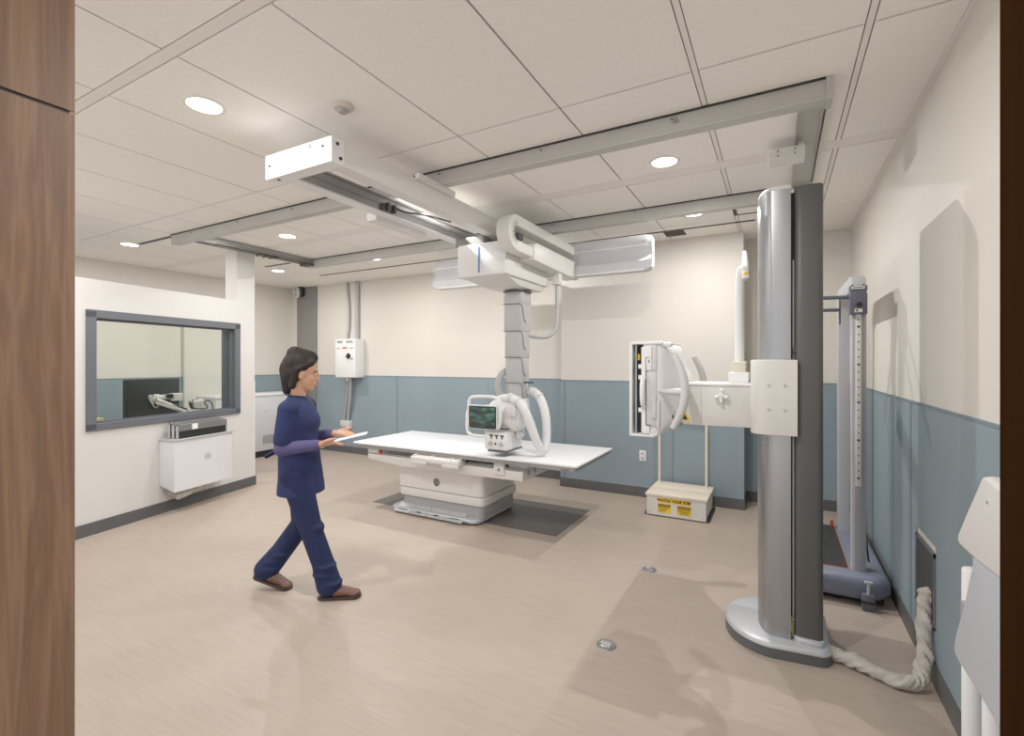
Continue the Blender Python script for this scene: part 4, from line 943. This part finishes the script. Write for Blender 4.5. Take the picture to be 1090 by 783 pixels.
# ------------------------------------------------------------------ far left: generator cabinet, speaker, wall box
gc = thing('generator_cabinet', 'large pale grey equipment cabinet with vent grille against the far left wall', 'cabinet', (-7.1, 4.6, 0))
MB().box(XL+0.02, -6.88, 3.9, 5.28, 0.10, 0.93, 0.006).build('body', CAB, gc)
MB().box(XL+0.02, -6.87, 3.89, 5.29, 0.93, 0.965, 0.006).build('lid', WHITE, gc)
MB().box(XL+0.04, -6.92, 3.93, 5.25, 0.0, 0.10).build('plinth', BLACK, gc, smooth=False)
k = MB().box(-6.882, -6.876, 4.60, 4.95, 0.20, 0.33)
gv = k.build('vent_grille', GREYP, gc, smooth=False)
k = MB()
for i in range(6): k.box(-6.877, -6.872, 4.61, 4.94, 0.208+i*0.02, 0.215+i*0.02)
k.build('louvres', GREYL, gv, smooth=False)
MB().box(-6.881, -6.876, 4.64, 4.67, 0.69, 0.70).build('latch', GREYP, gc, smooth=False)
sp = thing('wall_speaker', 'small white oval alarm unit at the top of the grey wall panel', 'alarm', (-7.13, YB-0.06, 2.55))
MB().box(-7.12, -7.03, YB-0.10, YB-0.03, 2.56, 2.74, 0.02, 3).build('back_box', BLACK, sp)
MB().prism(rrect(-7.19, -7.07, 2.54, 2.72, 0.055), 'y', YB-0.135, YB-0.09, 0.015, 3).build('front', OFFW, sp)
k = MB().cyl((-7.13, YB-0.14, 2.665), (-7.13, YB-0.133, 2.665), 0.028, seg=18).box(-7.16, -7.10, YB-0.139, YB-0.133, 2.575, 2.61, 0.002)
k.build('grille', GREYP, sp)
wb = thing('disconnect_box', 'white wall-mounted electrical box with black rotary switch above the chair rail', 'electrical box', (-5.88, 5.41, 1.2))
MB().box(-6.10, -5.665, 5.30, YB-t_, 1.215, 1.81, 0.005).build('enclosure', WHITE, wb)
MB().cyl((-5.80, 5.285, 1.545), (-5.80, 5.302, 1.545), 0.038, seg=20).box(-5.85, -5.765, 5.275, 5.30, 1.525, 1.555, 0.004).box(-5.815, -5.785, 5.27, 5.29, 1.50, 1.59, 0.004).build('rotary_switch', BLACK, wb)
MB().box(-5.745, -5.725, 5.294, 5.302, 1.49, 1.515).build('lock_hasp', BLACK, wb, smooth=False)
k = MB()
for x0, x1, z in ((-6.06, -5.93, 1.775), (-6.05, -5.95, 1.755), (-5.86, -5.72, 1.775), (-5.86, -5.71, 1.755), (-6.06, -6.00, 1.665), (-5.78, -5.71, 1.665)): k.box(x0, x1, 5.2975, 5.3005, z-0.007, z+0.007)
k.build('label_print', GRAYINK, wb, smooth=False)
MB().box(-5.94, -5.84, 5.2975, 5.3005, 1.66, 1.685).build('red_label', mat('label_red', (196, 70, 80), 0.5), wb, smooth=False)
tag(MB().tube([(-6.02, YB-0.03, 1.80), (-6.02, YB-0.03, 1.88), (-5.99, YB-0.03, 1.98), (-5.985, YB-0.03, 2.35), (-6.02, YB-0.03, 2.55), (-6.03, YB-0.03, CE)], 0.022, 12, smooth=2).build('conduit', HOSEG), 'thin bent grey conduit rising from left of the white electrical box', 'conduit')
k = MB().cyl((-5.80, YB-0.035, 1.81), (-5.80, YB-0.035, CE), 0.034, seg=18)
tag(k.build('conduit', HOSEG), 'thick straight grey conduit rising from right of the white electrical box', 'conduit')
fl = thing('flexible_conduit', 'pair of grey flexible conduits hanging below the white electrical box', 'conduit', (-5.9, 5.42, 0.7))
MB().cyl((-5.93, 5.40, 1.16), (-5.93, 5.40, 1.216), 0.032, seg=16).build('gland', WHITE2, fl)
MB().tube([(-5.935, 5.40, 1.18), (-5.955, 5.41, 1.0), (-6.0, 5.43, 0.80), (-6.06, 5.45, 0.62), (-6.08, 5.46, 0.50)], 0.02, 10, smooth=2).build('hose', GREYP, fl)
MB().tube([(-5.87, 5.40, 1.22), (-5.885, 5.41, 1.05), (-5.92, 5.43, 0.85), (-5.97, 5.45, 0.68), (-6.0, 5.46, 0.50)], 0.026, 10, smooth=2).build('hose', GREYP, fl)
MB().box(-6.14, -5.93, 5.43, YB-t_, 0.42, 0.52, 0.005).build('wall_plate', OFFW, fl)

# ------------------------------------------------------------------ person walking
PO = Vector((-2.615, 2.0, 0)); PR = math.radians(31)
PF = frame(PO, PR)
pe = thing('person', 'person in navy scrubs and brown shoes, walking with white papers in hand', 'person', PO, PR)
def remesh(mb, voxel, name, m, parent, smooth_it=4):
    o = mb.build('tmp_' + name, m, None, smooth=False)
    md = o.modifiers.new('r', 'REMESH'); md.mode = 'VOXEL'; md.voxel_size = voxel
    s = o.modifiers.new('s', 'SMOOTH'); s.iterations = smooth_it; s.factor = 0.5
    bpy.context.view_layer.update()
    me = bpy.data.meshes.new_from_object(o.evaluated_get(bpy.context.evaluated_depsgraph_get()))
    W = Matrix.Translation(o.location)
    bpy.data.objects.remove(o)
    me.transform(wm(parent).inverted() @ W)
    for p in me.polygons: p.use_smooth = True
    me.materials.clear(); me.materials.append(m)
    r = bpy.data.objects.new(name, me); COL.objects.link(r); r.parent = parent
    WM[r.name] = wm(parent)
    return r
# head frame turned further toward the table, chin a little down
HC = Vector((0.012, 0.0, 1.372))
HF = PF @ Matrix.Translation(HC) @ Matrix.Rotation(math.radians(20), 4, 'Z') @ Matrix.Rotation(math.radians(8), 4, 'Y')
def H(x, y, z): return (PF.inverted() @ (HF @ Vector((x, y, z))))
b = MB(PF)
def hb(c, r): 
    b.ball((0, 0, 0), r, 24, m=PF.inverted() @ HF @ Matrix.Translation(Vector(c)))
# head: +x face forward
hb((-0.012, 0, 0.035), (0.092, 0.073, 0.088)); hb((0.025, 0, -0.030), (0.062, 0.056, 0.078)); hb((0.045, 0, -0.075), (0.036, 0.038, 0.030))
hb((0.086, 0, -0.012), (0.017, 0.011, 0.024)); hb((0.098, 0, -0.026), (0.013, 0.013, 0.010)); hb((0.078, 0, 0.022), (0.014, 0.050, 0.012))
hb((0.080, 0, -0.058), (0.012, 0.022, 0.006)); hb((0.078, 0, -0.067), (0.012, 0.020, 0.006)); hb((0.056, 0.033, -0.022), (0.022, 0.02, 0.02)); hb((0.056, -0.033, -0.022), (0.022, 0.02, 0.02))
for s in (-1, 1): hb((-0.004, s*0.074, -0.008), (0.018, 0.008, 0.030))
b.capsule((-0.02, 0, 1.20), H(-0.02, 0, -0.045), 0.054, 0.050)
# torso core (under the clothes) down to hips
b.ball((-0.02, 0, 1.05), (0.095, 0.135, 0.17)).ball((-0.01, 0, 0.88), (0.088, 0.12, 0.14)).ball((-0.01, 0, 0.76), (0.10, 0.135, 0.11))
SH = {-1: (-0.02, -0.140, 1.160), 1: (-0.01, 0.140, 1.160)}
EL = {-1: (-0.045, -0.160, 0.930), 1: (-0.01, 0.17, 0.945)}
WR = {-1: (0.150, -0.115, 0.945), 1: (0.17, 0.085, 0.985)}
for s in (-1, 1):
    b.capsule((-0.02, s*0.05, 1.165), SH[s], 0.045, 0.038).capsule(SH[s], EL[s], 0.038, 0.034).capsule(EL[s], WR[s], 0.036, 0.024)
HIP = {-1: (0.0, -0.078, 0.76), 1: (-0.02, 0.078, 0.76)}
KN = {-1: (0.095, -0.080, 0.425), 1: (-0.02, 0.085, 0.415)}
AN = {-1: (0.215, -0.070, 0.075), 1: (-0.235, 0.075, 0.115)}
for s in (-1, 1):
    b.capsule(HIP[s], KN[s], 0.078, 0.050).capsule(KN[s], AN[s], 0.048, 0.032)
# palms and fingers
def hand(s, w, d, up, grip):
    w = Vector(w); d = Vector(d).normalized(); up = (Vector(up) - d*Vector(up).dot(d)).normalized(); sd = d.cross(up)
    b.capsule(w, w + d*0.02, 0.024, 0.024)
    for k in (-1.5, -0.5, 0.5, 1.5):
        b.capsule(w + d*0.015 + sd*k*0.010, w + d*0.072 + sd*k*0.0165, 0.014, 0.0115)
    for i, (k, ln) in enumerate(((-1.5, 0.062), (-0.5, 0.072), (0.5, 0.068), (1.5, 0.052))):
        a = w + d*0.072 + sd*k*0.0175
        p1 = a + d*ln*0.5 - up*0.006*grip
        p2 = p1 + d*ln*0.33 - up*0.016*grip
        p3 = p2 + d*ln*0.22 - up*0.018*grip
        b.capsule(a, p1, 0.0098, 0.0088, 10).capsule(p1, p2, 0.0088, 0.0078, 10).capsule(p2, p3, 0.0078, 0.0068, 10)
    q = w + d*0.02 - sd*0.022*s
    q1 = q + d*0.030 - sd*0.020*s + up*0.012
    q2 = q1 + d*0.034 - sd*0.004*s + up*0.006
    q3 = q2 + d*0.024 + sd*0.002*s
    b.capsule(q, q1, 0.014, 0.011, 10).capsule(q1, q2, 0.011, 0.0095, 10).capsule(q2, q3, 0.0095, 0.0075, 10)
hand(-1, WR[-1], (0.96, 0.22, 0.10), (0, 0.25, 1), 0.5)
hand(1, WR[1], (0.97, -0.22, 0.06), (0, -0.2, 1), 0.5)
remesh(b, 0.0055, 'body', SKIN, pe, 3)
# face details
k = MB(HF)
for s in (-1, 1): k.ball((0.076, s*0.030, 0.004), (0.010, 0.013, 0.008), 14)
eyes = build_each(k, 'eye', EYEW, pe)
k = MB(HF)
for s in (-1, 1): k.ball((0.0825, s*0.032, 0.004), (0.0055, 0.0085, 0.0068), 12)
[MB(HF).ball((0.0835, s*0.031, 0.004), (0.004, 0.006, 0.006), 12).build('iris', INK, eyes[0 if s < 0 else 1]) for s in (-1, 1)]; k.bm.free()
k = MB(HF)
for s in (-1, 1): k.tube([(0.086, s*0.014, 0.024), (0.083, s*0.032, 0.029), (0.070, s*0.050, 0.024)], 0.0045, 8, smooth=1)
build_each(k, 'eyebrow', HAIR, pe)
MB(HF).ball((0.087, 0, -0.059), (0.008, 0.020, 0.005)).ball((0.085, 0, -0.067), (0.008, 0.018, 0.005)).build('lips', LIP, pe)
# hair: cap of hair, fringe, and a low ponytail over shoulder
h = MB(HF)
h.ball((-0.030, 0, 0.052), (0.096, 0.086, 0.088)).ball((-0.058, 0, -0.005), (0.070, 0.082, 0.085)).ball((-0.080, 0, 0.02), (0.055, 0.065, 0.075))
h.capsule((0.035, 0.0, 0.104), (-0.06, 0, 0.115), 0.045, 0.05)
for s in (-1, 1): h.capsule((0.045, s*0.045, 0.078), (-0.02, s*0.080, 0.03), 0.022, 0.018).capsule((-0.035, s*0.074, 0.02), (-0.045, s*0.060, -0.08), 0.022, 0.022)
h.capsule((-0.075, 0.0, -0.02), (-0.065, 0.0, -0.11), 0.05, 0.035)
h.capsule((-0.05, 0.05, -0.07), (0.02, 0.10, -0.15), 0.035, 0.034).capsule((0.02, 0.10, -0.15), (0.075, 0.10, -0.25), 0.034, 0.020)
remesh(h, 0.0065, 'hair', HAIR, pe, 3)
# scrub top
t = MB(PF)
t.ball((-0.015, 0, 1.075), (0.118, 0.160, 0.155)).ball((0.030, 0, 1.07), (0.088, 0.118, 0.095))
t.capsule((-0.015, 0, 1.03), (0.0, 0, 0.78), 0.112, 0.122, 20, (1, 1.28, 0.6)).capsule((0.0, 0, 0.80), (0.005, 0, 0.70), 0.122, 0.130, 20, (1, 1.26, 0.5))
t.capsule((-0.02, 0, 1.14), (-0.018, 0, 1.215), 0.10, 0.062, 16, (1, 1.25, 0.6))
for s in (-1, 1):
    m_ = Vector(SH[s]).lerp(Vector(EL[s]), 0.78)
    t.capsule((-0.02, s*0.06, 1.170), SH[s], 0.064, 0.058).capsule(SH[s], m_, 0.056, 0.056)
top = remesh(t, 0.008, 'scrub_top', NAVY, pe, 5)
k = MB(PF)
k.tube([(-0.02 + 0.062*math.cos(a), 0.07*math.sin(a), 1.232 - 0.022*math.cos(a)) for a in [2*PI*i/24 for i in range(24)]], 0.007, 8, closed=True)
k.build('neckline', NAVY2, top)
MB(PF).capsule((-0.12, -0.03, 0.905), (-0.185, -0.05, 0.865), 0.015, 0.012).build('back_tie', NAVY2, top)
loopn = [(0.005 + 0.131*math.cos(a), 0.162*math.sin(a), 0.648) for a in [2*PI*i/40 for i in range(40)]]
k = MB(PF).loft([[(x, y, 0.70) for x, y, z in loopn], [(0.006+(x-0.005)*1.03, y*1.03, 0.64) for x, y, z in loopn]])
k.build('hem', NAVY, top)
# under sleeves
k = MB(PF)
for s in (-1, 1):
    m_ = Vector(SH[s]).lerp(Vector(EL[s]), 0.75); w_ = Vector(EL[s]).lerp(Vector(WR[s]), 0.95)
    k = MB(PF).capsule(m_, EL[s], 0.047, 0.046).capsule(EL[s], w_, 0.046, 0.033)
    remesh(k, 0.007, 'sleeve', PURPLE, pe, 3)
# trousers
t = MB(PF)
t.ball((-0.008, 0, 0.75), (0.112, 0.142, 0.12))
for s in (-1, 1):
    a = Vector(AN[s]); kk = Vector(KN[s])
    t.capsule(HIP[s], kk, 0.092, 0.067)
    lo = kk.lerp(a, 0.98)
    t.capsule(kk, lo, 0.066, 0.066)
    t.capsule(kk.lerp(a, 0.55) + Vector((0.0, 0, 0)), lo + Vector((-0.018, 0, 0.0)), 0.064, 0.070)
    for j in range(3):
        c = kk.lerp(a, 0.62+0.15*j); t.ball(c + Vector((0.012*(-1)**j, -0.01, 0)), (0.07, 0.066, 0.022), 16)
    t.ball(kk + Vector((0.015, 0, 0.01)), (0.066, 0.064, 0.05), 16)
remesh(t, 0.008, 'trousers', NAVY2, pe, 3)
# shoes
def shoe(s, ank, pitch):
    F = PF @ Matrix.Translation(Vector(ank)) @ Matrix.Rotation(pitch, 4, 'Y') @ Matrix.Rotation(math.radians(-4*s), 4, 'Z')
    k = MB(F)
    k.capsule((-0.035, 0, -0.03), (0.03, 0, -0.03), 0.036, 0.038).capsule((0.03, 0, -0.03), (0.115, 0, -0.045), 0.038, 0.028, 14, (1, 1.2, 0.9)).capsule((-0.015, 0, -0.01), (-0.01, 0, 0.02), 0.038, 0.036).ball((0.135, 0, -0.050), (0.042, 0.040, 0.022))
    sh = remesh(k, 0.006, 'shoe', SHOE, pe, 3)
    out = []
    for p in arc(-0.045, 0, 0.036, 90, 270, 8): out.append(p)
    for p in arc(0.135, 0, 0.045, -90, 90, 10): out.append(p)
    MB(F).prism(out, 'z', -0.075, -0.058, 0.003).build('sole', SOLE, sh)
shoe(-1, (0.212, -0.070, 0.076), math.radians(-1))
shoe(1, (-0.228, 0.075, 0.118), math.radians(18))
pp = MB(PF)
Mx = Matrix.Translation((0.305, -0.01, 0.975)) @ Matrix.Rotation(math.radians(-12), 4, 'Y') @ Matrix.Rotation(math.radians(10), 4, 'Z')
pp.box(-0.085, 0.11, -0.075, 0.075, -0.0015, 0.0015, m=Mx).box(-0.08, 0.09, -0.07, 0.08, 0.0018, 0.0028, m=Mx)
tag(pp.build('paper_sheet', PAPER, None, smooth=False), 'white papers held out in both hands of the person in navy scrubs', 'paper')

# ------------------------------------------------------------------ camera, world, colour
cd = bpy.data.cameras.new('camera'); cam = bpy.data.objects.new('camera', cd); COL.objects.link(cam)
cd.sensor_width = 36.0; cd.lens = 36.0*513.0/1090.0; cd.shift_y = -5.5/1090.0; cd.clip_start = 0.02
cam.location = (0, 0, 1.44); cam.rotation_euler = (math.radians(90), 0, math.atan(283/513.0))
SC.camera = cam
w = bpy.data.worlds.new('world'); SC.world = w; w.use_nodes = True
bg = w.node_tree.nodes['Background']; bg.inputs[0].default_value = (1.0, 0.98, 0.955, 1); bg.inputs[1].default_value = 1.15
SC.view_settings.view_transform = 'Standard'
SC.view_settings.look = 'None'
SC.view_settings.exposure = 0.22
SC.view_settings.gamma = 1.2
